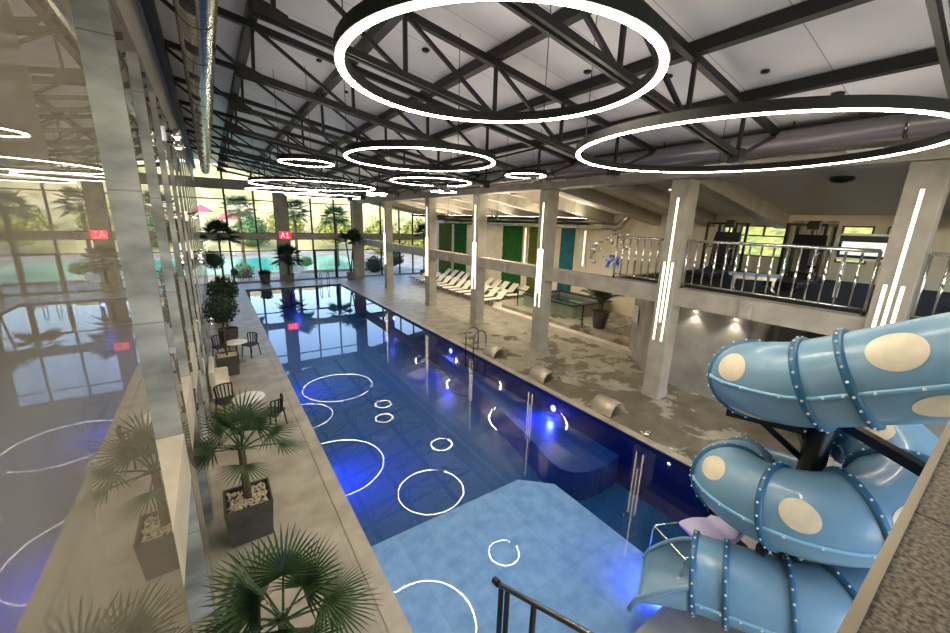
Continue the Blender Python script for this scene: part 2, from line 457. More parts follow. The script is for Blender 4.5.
TY = [-1.75, .83] + [3.42 + 2.57*k for k in range(10)]
def truss(y, label):
    t = thing('roof_truss', label, 'truss', (0,y,0), 0, 'black roof trusses')
    D_ = 1.05
    tc = lambda x: Vector((x,0,ROOF(x)-.22))
    bc = lambda x: Vector((x,0,ROOF(x)-D_))
    m = MB(); m.bar(tc(-.5), tc(9.6), .1, .11); m.build('top_chord', M['steel'], t)
    m = MB()
    for s in (-.055, .055): m.bar(bc(.72)+Vector((0,s,0)), bc(7.98)+Vector((0,s,0)), .05, .09)
    m.build('bottom_chord', M['steel'], t)
    for x in PURL:
        MB().bar(tc(x), bc(x if x > 1.1 else .95), .055).build('post', M['steel'], t)
    for (p, q) in ((tc(-.5), bc(.9)), (tc(PURL[0]), bc(PURL[1])), (tc(PURL[1]), bc(PURL[2])), (tc(PURL[2]), bc(PURL[3])), (bc(PURL[3]), tc(PURL[4])), (bc(PURL[4]), tc(9.5))):
        MB().bar(p, q, .055).build('brace', M['steel'], t)
    g = MB(); c = bc(.9)
    g.add([(.68,-.012,c.z-.05),(1.12,-.012,c.z-.1),(1.12,-.012,c.z+.06),(.9,-.012,c.z+.14),(.68,-.012,c.z+.2),
           (.68,.012,c.z-.05),(1.12,.012,c.z-.1),(1.12,.012,c.z+.06),(.9,.012,c.z+.14),(.68,.012,c.z+.2)],
          [(0,1,2,3,4),(9,8,7,6,5),(0,5,6,1),(1,6,7,2),(2,7,8,3),(3,8,9,4),(4,9,5,0)])
    g.build('gusset_plate', M['steel2'], t)
    e = bc(7.9)
    MB().box(7.8, 8.06, -.09, .09, e.z-.13, e.z+.12).build('end_plate', M['steel2'], t)
    return t
for i, y in enumerate(TY):
    if y < .5: continue
    k = i-1
    truss(y, 'black steel roof truss, %s one back from the viewer' % ORD[k])

# ceiling speakers
for (x, y, s) in ((3.6,7.05,.07),(4.42,6.6,.05),(5.85,5.2,.07),(6.75,4.2,.07),(8.7,2.4,.09),(7.4,3.0,.06),(2.3,9.4,.06),(3.2,10.6,.05)):
    z = ROOF(x)
    o = MB().lathe([(.001,-.04),(s*.8,-.04),(s,-.025),(s,.0)], (x,y,z), 14).build('ceiling_speaker', M['black'], None, True)
    tag(o, 'small black round speaker fixed to the white ceiling panels', 'speaker', 'black ceiling speakers')

# column-top beam, dark beam and ducts on the right
struct(MB().box(10.4, 11.05, S0, FAR, 6.28, ROOF(10.7)+.0).build('trim_5', M['plaster']))
struct(MB().box(9.55, 10.4, S0, FAR, 6.9, ROOF(10.0)-.02).build('trim_6', M['steel2']))
t = thing('air_duct', 'long grey round duct along the top of the column row', 'duct', (9.55,0,6.72))
MB().tube([(0,S0,0),(0,14,0),(0,20.0,0)], .2, 20).build('duct_body', M['ductgrey'], t, True)
for y in (-1, 1.6, 4.2, 6.8, 9.4, 12., 14.6, 17.2): MB().tube([(0,y,0),(0,y+.05,0)], .212, 20).build('collar', M['chrome_d'], t, True)
for y in (.6, 3.2, 5.8, 8.4, 11.): MB().tube([(0,y,.2),(0,y,.5)], .012, 6).build('hanger_rod', M['steel'], t)
t = thing('cable_tray', 'thin pale cable tray on the beam below the grey duct', 'tray', (10.3,0,6.55))
MB().box(-.05, .1, S0, 19, -.02, .02).build('tray', M['chrome'], t)
for y in (2., 4.6, 7.2, 9.8): MB().box(-.07, .1, y, y+.5, -.045, -.02).build('tray_cover', M['white'], t)

# silver duct on the left
t = thing('ventilation_duct', 'shiny silver ventilation duct with slots high along the left wall', 'duct', (.17,0,7.62))
MB().tube([(0,S0,0),(0,10,0),(0,20,0),(0,29.5,0)], .235, 24).build('duct_body', M['duct'], t, True)
MB().tube([(0,29.5,0),(0,29.56,0)], .2, 24).build('end_cap', M['black'], t)
y = 3.9
while y < 29:
    MB().tube([(0,y,0),(0,y+.05,0)], .238, 24).build('collar', M['chrome_d'], t, True); y += 1.5
y = 4.6
while y < 29:
    g = MB()
    for a in range(5):
        t0, t1 = -PI*.76 + a*.15, -PI*.76 + (a+1)*.15
        r_ = .236
        g.quad((r_*math.cos(t0),y,r_*math.sin(t0)),(r_*math.cos(t1),y,r_*math.sin(t1)),(r_*math.cos(t1),y+.42,r_*math.sin(t1)),(r_*math.cos(t0),y+.42,r_*math.sin(t0)))
    gr = g.build('air_slot', M['black'], t)
    for k in range(4 if y < 12 else 0):
        MB().tube([(r_*math.cos(-PI*.76+.75*q/4)*1.01, y+.05+.1*k, r_*math.sin(-PI*.76+.75*q/4)*1.01) for q in range(5)], .006, 4).build('louvre', M['chrome_d'], gr)
    y += 1.5

# ------------------------------------------------------------------ columns
for i, y in enumerate(COLY):
    lab = ['nearest beige column, behind the blue slide, with three light strips',
           'second beige column from the viewer, left end of the gym railing',
           'third beige column, between the last loungers and the potted plant',
           'fourth beige column, beside the steel pool ladder',
           'fifth beige column, in the middle of the lounger rows',
           'sixth and farthest beige column of the row, near the window wall'][i]
    t = thing('column', lab, 'column', (CX0,y,0), 0, 'columns along the pool')
    MB().bbox(0, CX1-CX0, -.25, .25, 0, 6.27, .012).build('shaft', M['plaster'], t)
    MB().box(-.012, CX1-CX0+.012, -.262, .262, 0, .22).build('plinth', M['plaster'], t)
    for (dy, z0, z1) in ((0,2.35,5.8),(-.115,1.8,4.08),(.115,1.8,4.08)):
        p = MB().box(-.02, 0, dy-.032, dy+.032, z0, z1).build('light_strip_housing', M['white'], t)
        MB().box(-.026, -.02, dy-.022, dy+.022, z0+.01, z1-.01).build('light_strip', M['led2'], p)

# mezzanine edge beam and boxes
struct(MB().box(10.53, 10.96, S0, FAR-.2, 2.9, 3.38).build('trim_7', M['plaster']))
for y, lab in ((3.7,'above the wall downlights'),(9.2,'above the potted plant'),(13.1,'between the third and fourth columns'),(18.2,'between the fourth and fifth columns'),(23.7,'between the two farthest columns')):
    t = thing('junction_box', 'small grey box on the beam %s' % lab, 'box', (10.53,y,3.1), 0, 'boxes on the gallery beam')
    MB().bbox(-.12, 0, -.13, .13, -.16, .2, .02).build('case', M['greywall'], t)
    MB().box(-.126, -.12, -.09, .09, -.1, .14).build('lid', M['plaster'], t)

# side roof beams
for i, y in enumerate([.9, 5.75, 8.3, 10.75, 13.4, 15.95, 18.5, 21.1, 23.7, 26.3, 29., 31.5]):
    xe = BACK
    m = MB(); a = Vector((11.05,y,0)); 
    m.add([(11.05,y-.18,ROOF(11.05)-.62),(11.05,y+.18,ROOF(11.05)-.62),(11.05,y+.18,ROOF(11.05)-.1),(11.05,y-.18,ROOF(11.05)-.1),
           (xe,y-.18,ROOF(xe)-.62),(xe,y+.18,ROOF(xe)-.62),(xe,y+.18,ROOF(xe)-.1),(xe,y-.18,ROOF(xe)-.1)],
          [(0,1,2,3),(7,6,5,4),(0,4,5,1),(1,5,6,2),(2,6,7,3),(3,7,4,0)])
    o = m.build('ceiling_beam', M['plaster'])
    tag(o, 'sloping beige ceiling beam over the side hall, %s from the near end' % ORD[i], 'beam', 'side hall ceiling beams')

# ------------------------------------------------------------------ back wall of side hall
wb = MB()
WINS = [(-.6,1.4,4.0,5.25),(1.9,2.9,4.0,5.25),(3.2,4.0,4.0,5.25),(5.45,7.1,4.0,5.2),(7.35,7.75,4.0,5.2)]
ys = S0
for (a, c, z0, z1) in WINS:
    wb.box(BACK, BACK+.25, ys, a, 0, 6.0); wb.box(BACK, BACK+.25, a, c, 0, z0); wb.box(BACK, BACK+.25, a, c, z1, 6.0); ys = c
wb.box(BACK, BACK+.25, ys, FAR, 0, 6.0)
struct(wb.build('wall_right', M['cream']))
for i, (a, c, z0, z1) in enumerate(WINS):
    m = MB(); s = .05
    m.box(BACK-.02, BACK+.06, a, a+s, z0, z1); m.box(BACK-.02, BACK+.06, c-s, c, z0, z1); m.box(BACK-.02, BACK+.06, a, c, z0, z0+s); m.box(BACK-.02, BACK+.06, a, c, z1-s, z1)
    m.box(BACK-.02, BACK+.06, a, c, z0+.78, z0+.83)
    if c-a > 1.2: m.box(BACK-.02, BACK+.06, (a+c)/2-.03, (a+c)/2+.03, z0+.8, z1)
    o = struct(m.build('window_%d' % (20+i), M['brown']))
    MB().quad((BACK+.025,a+s,z0+s),(BACK+.025,a+s,z1-s),(BACK+.025,c-s,z1-s),(BACK+.025,c-s,z0+s)).build('pane', M['glass'], o)
for (a, c, z0, z1, m, lab) in ((30.2,32.5,.0,5.0,'olive','leftmost green moss panel on the side wall, behind the farthest loungers'),
        (27.7,29.7,0,5.0,'green','second green moss panel on the side wall, left of the white stretch'),
        (20.5,22.7,0,5.0,'green','wide green moss panel on the side wall, right of the white stretch'),
        (18.9,19.8,0,5.0,'olive','narrow olive moss panel on the side wall, left of the third column'),
        (15.8,16.9,0,4.85,'teal','dark teal panel on the side wall beside the hot tub')):
    n = {'olive':'moss_panel','green':'moss_panel','teal':'wall_panel'}[m]
    mm = MB()
    if m == 'teal': mm.bbox(BACK-.06, BACK, a, c, z0, z1, .012)
    else:
        ny, nz = 26, 50; r = random.Random(int(a*10)); vs = []; fs = []
        for j in range(nz+1):
            for k in range(ny+1):
                edge = j in (0,nz) or k in (0,ny)
                vs.append((BACK-.01 if edge else BACK-.07-.06*r.random(), a+(c-a)*k/ny, z0+(z1-z0)*j/nz))
        for j in range(nz):
            for k in range(ny):
                q = j*(ny+1)+k; fs.append((q, q+ny+1, q+ny+2, q+1))
        mm.add(vs, fs)
    tag(mm.build(n, M[m]), lab, 'panel', 'planted wall panels' if m != 'teal' else None)
for y, lab in ((20.15,'between the two right moss panels'),(15.0,'right of the teal panel')):
    t = thing('wall_light', 'tall slim glowing wall light %s' % lab, 'lamp', (BACK,y,1.8 if y > 18 else 2.6), 0, 'slim wall lights')
    MB().box(-.08, 0, -.16, .16, 0, 3.0 if y > 18 else 2.2).build('frame', M['cream'], t)
    MB().box(-.09, -.08, -.05, .05, .1, 2.9 if y > 18 else 2.1).build('diffuser', emis('wall_glow', (255,226,180), 1.6), t)

# silver pipe on side wall with elbow
t = thing('heating_duct', 'bronze silver duct along the side wall bending up at its right end', 'duct', (BACK-.6,0,5.0))
pts = [(0,FAR-.3,0),(0,20,0),(0,12.6,0)] + [(0,12.6-.5*math.sin(a), .5-.5*math.cos(a)) for a in (.3,.6,.9)] + [(0,11.85,.72)]
MB().tube(pts, .19, 16).build('duct_body', M['duct'], t, True)
for y in (30,27.5,25,22.5,20,17.5,15): MB().tube([(0,y,0),(0,y+.06,0)], .2, 16).build('collar', M['chrome_d'], t, True)
t = thing('branch_duct', 'thin dark duct just above the bronze duct on the side wall', 'duct', (BACK-.87,0,5.12))
MB().tube([(0,FAR-.3,0),(0,14.2,0)], .06, 10).build('duct_body', M['steel'], t, True)
for y in (28,22,16): MB().box(-.03,.03,y,y+.04,-.1,.2).build('bracket', M['steel2'], t)

# disc decoration
t = thing('disc_decoration', 'cluster of silvery discs on the cream wall left of the gym railing', 'decoration', (BACK-.005,12.9,3.45))
disc_xy = [(1.35,.55,.16),(1.0,.78,.15),(.62,.92,.15),(1.5,.2,.2),(1.62,-.15,.14),(1.35,-.42,.16),(.2,1.25,.16),(-.1,1.1,.14),(.3,.75,.17),(-.35,.72,.17),(1.05,.3,.12),(.75,-.05,.1),(-.05,.45,.12),(-.65,.5,.15),(-.6,1.15,.13)]
for (dy, dz, r) in disc_xy:
    m = MB().lathe([(.001,.05),(r*.6,.045),(r,.02),(r,0)], (0,0,0), 20)
    m.v = [(-z, dy+x, dz+y_) for (x,y_,z) in m.v]
    m.build('disc', M['chrome'], t, True)
t = thing('picture', 'square blue and white picture among the silvery discs', 'picture', (BACK,13.0,3.15))
MB().box(-.05,0,-.5,.5,-.42,.42).build('frame', M['white'], t)
MB().box(-.055,-.05,-.44,.44,-.36,.36).build('print', M['poster'], t)

# ------------------------------------------------------------------ gallery (mezzanine) with gym
gl = MB(); gl.box(10.96, BACK, S0, 7.7, 3.1, 3.38); struct(gl.build('floor_gallery', M['gymfloor']))
struct(MB().box(10.96, BACK, 7.7, 7.85, 2.9, 3.4).build('trim_8', M['plaster']))
lw = MB()
poly = [(12.0,4.1),(12.0,6.8),(13.6,8.6),(BACK,8.6),(BACK,8.45),(13.7,8.45),(12.12,6.7),(12.12,4.1)]
lw.prism(poly, 0, 3.08); struct(lw.build('wall_under_gallery', M['greywall']))
struct(MB().box(14.2, 14.3, S0, 4.1, 0, 3.08).build('wall_recess', M['greywall']))
struct(MB().box(12.12, 14.2, 4.0, 4.1, 0, 3.08).build('wall_recess_side', M['greywall']))
for y, lab in ((5.5,'left'),(4.4,'right')):
    t = thing('wall_downlight', '%s warm downlight on the grey wall under the gallery beam' % lab, 'lamp', (12.0,y,2.62), 0, 'downlights under the gallery')
    MB().tube([(-.09,0,.12),(-.09,0,-.04)], .05, 12).build('housing', M['white'], t, True)
    MB().tube([(-.09,0,-.041),(-.09,0,-.05)], .04, 12).build('bulb', M['warm'], t)
    MB().box(-.05,0,-.03,.03,0,.08).build('bracket', M['chrome'], t)
    l = bpy.data.lights.new('spot', 'SPOT'); l.energy = 26; l.color = (1,.88,.68); l.spot_size = 1.9; l.spot_blend = .6; l.shadow_soft_size = .03
    o = bpy.data.objects.new('spot', l); COL.objects.link(o); o.parent = t; o.location = (-.09,0,-.08); o.rotation_euler = (0,.25,0)
# doorway furniture below the gallery
t = thing('equipment_cabinet', 'dark cabinet in the recess behind the top loop of the slide', 'cabinet', (13.2,2.6,0))
MB().bbox(-.5,.5,-.6,.6,0,2.3,.03).build('body', M['black'], t)
MB().box(-.52,-.5,-.55,-.02,.1,2.2).build('door', M['darkgrey'], t); MB().box(-.52,-.5,.02,.55,.1,2.2).build('door', M['darkgrey'], t)
# notice board
t = thing('notice_board', 'pale notice sheet with grey text lines on the angled wall by the potted plant', 'sign', (13.2,8.22,1.75), math.atan2(1.8,1.6))
MB().box(-.27,.27,.0,.025,-.3,.3).build('sheet', M['white'], t)
tx = MB()
for k, (a, c) in enumerate(((-.2,.2),(-.22,.1),(-.22,.2),(-.22,-.02),(.03,.22),(-.2,.2))):
    z = .22-.09*k; tx.box(a, c, .025, .028, z-.018, z+.018)
tx.build('text_lines', M['greywall'], t)

def railing(y0, y1, label, x=10.78, zb=3.38, n=None):
    t = thing('railing', label, 'railing', (x,y0,zb), 0, 'gallery railings'); L = y1-y0
    MB().tube([(0,0,1.3),(0,L,1.3)], .042, 10).build('handrail', M['chrome'], t, True)
    MB().tube([(0,0,.13),(0,L,.13)], .02, 8).build('bottom_rail', M['chrome'], t, True)
    n = n or max(2, int(L/.235)); 
    for k in range(n+1):
        yy = L*k/n
        big = k in (0,n)
        b = MB().tube([(0,yy,0 if big else .13),(0,yy,1.3)], .03 if big else .023, 8).build('post' if big else 'baluster', M['chrome'], t, True)
        if not big:
            MB().tube([(0,yy,.5),(0,yy,.78)], .03, 8).build('sleeve', M['chrome'], b, True)
        if big: MB().tube([(0,yy,0),(0,yy,.02)], .06, 12).build('foot_plate', M['chrome_d'], b)
railing(6.05, 7.7, 'short steel railing of the gallery left of the second column')
railing(1.75, 5.45, 'long steel railing of the gallery between the two nearest columns')
railing(-2.2, 1.1, 'steel railing of the gallery at the right edge of the picture')

def treadmill(x, y, rz, label):
    t = thing('treadmill', label, 'treadmill', (x,y,3.38), rz, 'gym machines')
    MB().bbox(-.42,.42,-.9,.85,.08,.22,.03).build('deck', M['black'], t)
    MB().box(-.27,.27,-.85,.55,.22,.235).build('belt', M['darkgrey'], t)
    for s in (-1,1):
        MB().bar((s*.38,.7,.15),(s*.36,.82,1.25),.09,.06).build('upright', M['black'], t)
        MB().tube([(s*.36,.8,1.05),(s*.36,.4,1.02),(s*.36,.2,.98)], .025, 8).build('handrail', M['chrome'], t, True)
        MB().box(s*.42-.03,s*.42+.03,-.8,.6,.2,.235).build('side_strip', M['chrome'], t)
    c = MB(); c.add([(-.42,.7,1.1),(.42,.7,1.1),(.42,.9,1.1),(-.42,.9,1.1),(-.38,.82,1.55),(.38,.82,1.55),(.38,.9,1.55),(-.38,.9,1.55)],
                    [(0,3,2,1),(4,5,6,7),(0,1,5,4),(1,2,6,5),(2,3,7,6),(3,0,4,7)])
    c.build('console', M['black'], t)
    MB().tube([(0,.87,1.5),(0,.9,1.72)], .03, 8).build('screen_stem', M['black'], t)
    MB().bbox(-.16,.16,.86,.93,1.7,1.95,.03).build('display', M['black'], t)
    MB().bbox(-.35,.35,.6,.95,.1,.42,.05).build('motor_cover', M['black'], t)
treadmill(14.2, 6.3, -PI/2, 'black treadmill on the gallery just right of the second column')
treadmill(14.2, 4.0, -PI/2, 'black treadmill on the gallery in the middle of the long railing')
treadmill(14.2, .4, -PI/2, 'black treadmill on the gallery at the right edge of the picture')
# weight frame
def weight_frame(x, y, label):
    t = thing('weight_machine', label, 'gym machine', (x,y,3.38), 0, 'gym machines')
    for (a, c) in ((-.5,-.5),(.5,-.5),(-.5,.5),(.5,.5)): MB().box(a-.04,a+.04,c-.04,c+.04,0,1.9).build('upright', M['black'], t)
    for z in (.1,1.86):
        for s in (-.5,.5):
            MB().box(-.5,.5,s-.035,s+.035,z-.035,z+.035).build('crossbar', M['black'], t); MB().box(s-.035,s+.035,-.5,.5,z-.035,z+.035).build('crossbar', M['black'], t)
    MB().box(-.2,.2,-.15,.15,.15,1.1).build('weight_stack', M['darkgrey'], t)
    MB().tube([(-.45,-.3,1.3),(0,-.4,1.5),(.45,-.3,1.3)], .025, 8).build('pull_bar', M['chrome'], t, True)
    MB().bbox(-.25,.25,-.45,-.15,.45,.55,.03).build('seat', M['black'], t)
weight_frame(16.8, 7.1, 'tall black weight machine on the gallery behind the second column')
weight_frame(16.6, 4.45, 'tall black weight machine on the gallery between the back windows')
t = thing('weight_bench', 'low bench with pale blue pads behind the long railing', 'bench', (12.3,4.3,3.38), .5, 'gym machines')
MB().bbox(-.15,.15,-.6,.6,.4,.48,.03).build('pad', mat('pale_blue_pad', (150,176,196), .5), t)
MB().box(-.04,.04,-.5,.5,.3,.4).build('beam', M['chrome'], t)
for s in (-.45,.45):
    MB().box(-.25,.25,s-.03,s+.03,0,.05).build('foot', M['chrome'], t); MB().box(-.03,.03,s-.03,s+.03,.05,.32).build('leg', M['chrome'], t)
t = thing('display_screen', 'wide screen in a white frame on the gallery left of the nearest column', 'screen', (13.2,2.25,3.38), 0)
MB().bbox(-.06,.06,-.72,.72,.98,1.62,.04).build('frame', M['white'], t)
MB().box(-.075,-.06,-.66,.66,1.03,1.57).build('bezel', M['black'], t)
MB().box(-.08,-.075,-.56,.6,1.1,1.42).build('panel', M['screen'], t)
for s in (-.5,.5): MB().box(-.04,.04,s-.04,s+.04,0,1.0).build('leg', M['white'], t)
# ribbed panel by gallery windows
m = MB()
for k in range(9): m.bbox(BACK-.1, BACK-.001, 4.1+.145*k, 4.1+.145*k+.125, 3.38, 5.4, .02)
tag(m.build('ribbed_panel', M['curtain']), 'ribbed beige wall panel between the gallery windows', 'panel')
t = thing('ceiling_light', 'dark oval lamp on the ceiling over the gallery', 'lamp', (13.3,3.2,ROOF(13.3)-.12))
MB().lathe([(.001,-.1),(.2,-.1),(.25,-.05),(.25,.02)], (0,0,0), 20).build('body', M['black'], t, True)
MB().lathe([(.001,-.115),(.12,-.115),(.14,-.1)], (0,0,0), 20).build('lens', M['darkgrey'], t, True)
for (x, y, lab) in ((13.0,7.2,'left of the second column top'),):
    t = thing('strip_light', 'short bright strip light on the side ceiling %s' % lab, 'lamp', (x,y,ROOF(x)-.24))
    MB().box(-.5,.5,-.06,.06,-.06,.02).build('body', M['white'], t); MB().box(-.48,.48,-.05,.05,-.066,-.06).build('diffuser', M['led2'], t)
for (x, y) in ((12.2,9.6),(13.2,9.4),(12.4,12.0),(13.4,14.4),(12.2,17.2),(13.2,17.0),(13.6,19.8),(12.4,19.6),(12.4,22.4)):
    o = MB().lathe([(.001,-.05),(.08,-.05),(.1,-.02),(.1,.02)], (x,y,ROOF(x)-.12), 14).build('recessed_lamp', M['darkgrey'], None, True)
    tag(o, 'small dark round recessed lamp in the sloping side ceiling', 'lamp', 'recessed lamps in the side ceiling')

# ------------------------------------------------------------------ raised terrace, hot tub
tr = MB(); tr.prism([(13.75,8.6),(BACK,8.6),(BACK,18.2),(14.6,18.2),(13.75,17.2)], 0, .36); struct(tr.build('floor_terrace', M['wet']))
tr = MB(); tr.prism([(13.3,8.25),(13.76,8.6),(13.76,17.25),(14.6,18.2),(BACK,18.2),(BACK,18.65),(14.4,18.65),(13.3,17.5)], 0, .18); struct(tr.build('trim_9', M['sill']))
t = thing('hot_tub', 'raised stone hot tub with a dark rim behind the third column', 'hot tub', (16.3,14.6,.36))
m = MB()
m.box(-1.5,1.5,-1.9,-1.65,0,.62); m.box(-1.5,1.5,1.65,1.9,0,.62); m.box(-1.5,-1.25,-1.65,1.65,0,.62); m.box(1.25,1.5,-1.65,1.65,0,.62)
m.build('basin', M['plaster'], t)
m = MB(); m.box(-1.55,1.55,-1.95,-1.6,.62,.68); m.box(-1.55,1.55,1.6,1.95,.62,.68); m.box(-1.55,-1.2,-1.6,1.6,.62,.68); m.box(1.2,1.55,-1.6,1.6,.62,.68)
m.build('rim', M['darkgrey'], t)
MB().quad((-1.25,-1.65,.05),(1.25,-1.65,.05),(1.25,1.65,.05),(-1.25,1.65,.05)).build('bottom', M['deep'], t)
MB().quad((-1.25,-1.65,.5),(1.25,-1.65,.5),(1.25,1.65,.5),(-1.25,1.65,.5)).build('water', M['tub'], t)
t = thing('glass_screen', 'low greenish glass screen with a dark top rail in front of the hot tub', 'screen', (14.25,0,.36))
MB().quad((0,16.4,.05),(0,11.6,.05),(0,11.6,.95),(0,16.4,.95)).build('pane', M['glass_t'], t); MB().box(-.03,.03,11.6,16.4,.95,1.0).build('top_rail', M['steel'], t)
for y in (11.6,14.0,16.36): MB().box(-.025,.025,y,y+.05,0,.95).build('post', M['steel'], t)

# ------------------------------------------------------------------ ring lights
def ring(x, y, z, R_, label, side=False, w=None):
    w = w or (.09 if R_ > 1 else .06); h = .11; rz_ = .055 if side else -.012
    t = thing('ring_light', label, 'ring light', (x,y,z), 0, 'hanging ring lights')
    n = 72 if R_ > 1 else 48
    MB().lathe([(R_-w/2,0),(R_-w/2,h),(R_+w/2,h),(R_+w/2,0),(R_+w/2-.012,0),(R_+w/2-.012,.07),(R_-w/2+.012,.07),(R_-w/2+.012,0),(R_-w/2,0)], (0,0,0), n).build('housing', M['housing'], t)
    MB().lathe([(R_-w/2+.012,.068),(R_-w/2+.012,rz_),(R_+w/2-.012,rz_),(R_+w/2-.012,.068)], (0,0,0), n).build('diffuser', M['ledside' if side else 'led' if y < 17 else 'ledfar'], t)
    MB().lathe([(R_-w/2+.015,h+.002),(R_+w/2-.015,h+.002)], (0,0,0), n).build('added_uplight', M['added_up_side' if side else 'added_up'], t)  # added emitter hidden on top of the housing, brightens the ceiling above
    for k in range(3):
        a = .5+2*PI*k/3; cx, cy = R_*math.cos(a), R_*math.sin(a)
        MB().tube([(cx,cy,h),(cx,cy,(ROOF(x+cx)-(.135 if side else .01))-z)], .006, 5).build('cable', M['black'], t)
ring(2.58, 3.45, 6.38, 1.52, 'largest glowing ring light at the top of the picture, nearest to the viewer')
ring(6.55, 2.9, 6.12, 2.22, 'wide ring light at the upper right, partly cut by the picture edge', False, .075)
ring(3.78, 7.6, 6.2, 1.5, 'medium ring light hanging in the middle, below and behind the largest ring', False, .075)
ring(7.41, 8.48, 6.3, .54, 'small ring light hanging beside the column-top beam')
ring(6.75, 12.8, 6.36, 1.42, 'flat-looking ring light behind the medium one, right of centre', False, .055)
ring(2.15, 10.6, 6.3, .62, 'small ring light at the left above the far windows')
ring(3.6, 16.5, 6.2, 2.25, 'broad ring light hanging before the far window wall', False, .045)
ring(8.85, 15.6, 6.3, .55, 'small ring light near the fourth column top')
ring(7.3, 19.8, 6.3, .5, 'nearer of two small far ring lights over the middle of the pool')
ring(7.9, 21.5, 6.3, .5, 'farther of two small far ring lights over the middle of the pool')
ring(3.3, 22.4, 6.3, 1.65, 'far ring light on the left over the pool', False, .042)
ring(6.2, 25.6, 6.3, 2.3, 'farthest wide ring light over the pool end', False, .042)
ring(13.2, 13.8, 5.2, 2.1, 'dark-edged ring light in the side hall over the hot tub', True)
ring(13.3, 19.2, 5.25, 1.8, 'dark-edged ring light in the side hall over the near loungers', True)
ring(13.4, 24.6, 5.3, 1.6, 'dark-edged ring light in the side hall over the far loungers', True)

# ------------------------------------------------------------------ water slide
AX, AY, RR, TR, Z0, PT = 5.692, 1.005, .737, .446, 4.233, 1.499
FR = math.atan2(-AY, -AX)
def helix(off):
    th = FR + off
    if off >= -2*PI: z = Z0 + PT*th/(2*PI)
    else:
        k = (-2*PI-off)/(2*PI-.2); zb = Z0 + PT*(FR-2*PI)/(2*PI)
        z = zb + (.88-zb)*k
    return Vector((AX+RR*math.cos(th), AY+RR*math.sin(th), z))
path = []                              # (point, key) key = helix offset, or straight coordinates
top0 = helix(-.28); tq = FR-.28+math.radians(10); d_up = Vector((-math.sin(tq), math.cos(tq), .55)).normalized()
N_UP = 34
for k in range(N_UP, 0, -1): path.append((top0 + d_up*(2.4*k/N_UP), ('u', 2.4*k/N_UP)))
off = -.28; END = -4*PI+.2
while off > END:
    path.append((helix(off), ('h', off))); off -= .06
pe = helix(END); thE = FR+END; d_ex = Vector((math.sin(thE), -math.cos(thE), -.16)).normalized()
for k in range(0, 21): path.append((pe + d_ex*(.95*k/20), ('e', .95*k/20)))
P = [p for p, _ in path]
# light smoothing of the joins
for it in range(4):
    Q = P[:]
    for i in range(1, len(P)-1): Q[i] = P[i]*.5 + (P[i-1]+P[i+1])*.25
    P = Q
def frame(i):
    a = P[min(i+1, len(P)-1)] - P[max(i-1, 0)]; T = a.normalized()
    s = T.cross(Vector((0,0,1))).normalized(); u = s.cross(T).normalized()
    return T, s, u              # s points to the slide's left/outer side (away from the axis is -s or s)
def surf(i, phi, r):
    T, s, u = frame(i)
    out = s if (P[i]-Vector((AX,AY,P[i].z))).dot(s) > 0 else -s
    if path[i][1][0] != 'h':
        out = s if Vector((-1,.0,0)).dot(s) > 0 else -s
    return P[i] + (out*math.cos(phi) + u*math.sin(phi))*r
def idx(kind, val):
    c = [(abs(k[1]-val), i) for i, (_, k) in enumerate(path) if k[0] == kind]
    return min(c)[1]
BOLTS = []
slide = thing('water_slide', 'blue spiral tube water slide with cream ovals beside the pool', 'water slide', (AX, AY, 0))
OFF = Vector((AX, AY, 0))
def loc(p): return tuple(Vector(p) - OFF)
fl = [idx('u', 2.2), idx('u', 1.3), idx('u', .42), idx('u', .02)] + [idx('h', v) for v in (-1.35,-2.15,-2.95,-3.8,-4.7,-5.65,-6.5,-7.45,-8.3,-9.2,-10.1,-11.0,-11.8)] + [idx('e', .0), idx('e', .62), len(P)-1]
bounds = [0] + fl
NP = 28
for a, c in zip(bounds[:-1], bounds[1:]):
    if c <= a: continue
    vs = []; fs = []
    for i in range(a, c+1):
        for k in range(NP): vs.append(loc(surf(i, 2*PI*k/NP, TR)))
    for i in range(c-a):
        for k in range(NP):
            l = (k+1) % NP; fs.append((i*NP+k, i*NP+l, (i+1)*NP+l, (i+1)*NP+k))
    MB().add(vs, fs).build('tube_section', M['blue'], slide, True)
for j, i in enumerate(fl):
    T, s, u = frame(i); m = MB(); vs = []; fs = []
    prof = [(TR-.002,-.036),(TR+.036,-.03),(TR+.04,0),(TR+.036,.03),(TR-.002,.036)]
    for k in range(NP):
        for (r, z) in prof: vs.append(loc(surf(i, 2*PI*k/NP, r) + T*z))
    q = len(prof)
    for k in range(NP):
        l = (k+1) % NP
        for z in range(q-1): fs.append((k*q+z, l*q+z, l*q+z+1, k*q+z+1))
    fo = m.add(vs, fs).build('flange', M['flange'], slide, True)
    for k in range(22): BOLTS.append((surf(i, 2*PI*(k+.5)/22, TR+.04), .014, fo, surf(i, 2*PI*(k+.5)/22, TR+.5)))
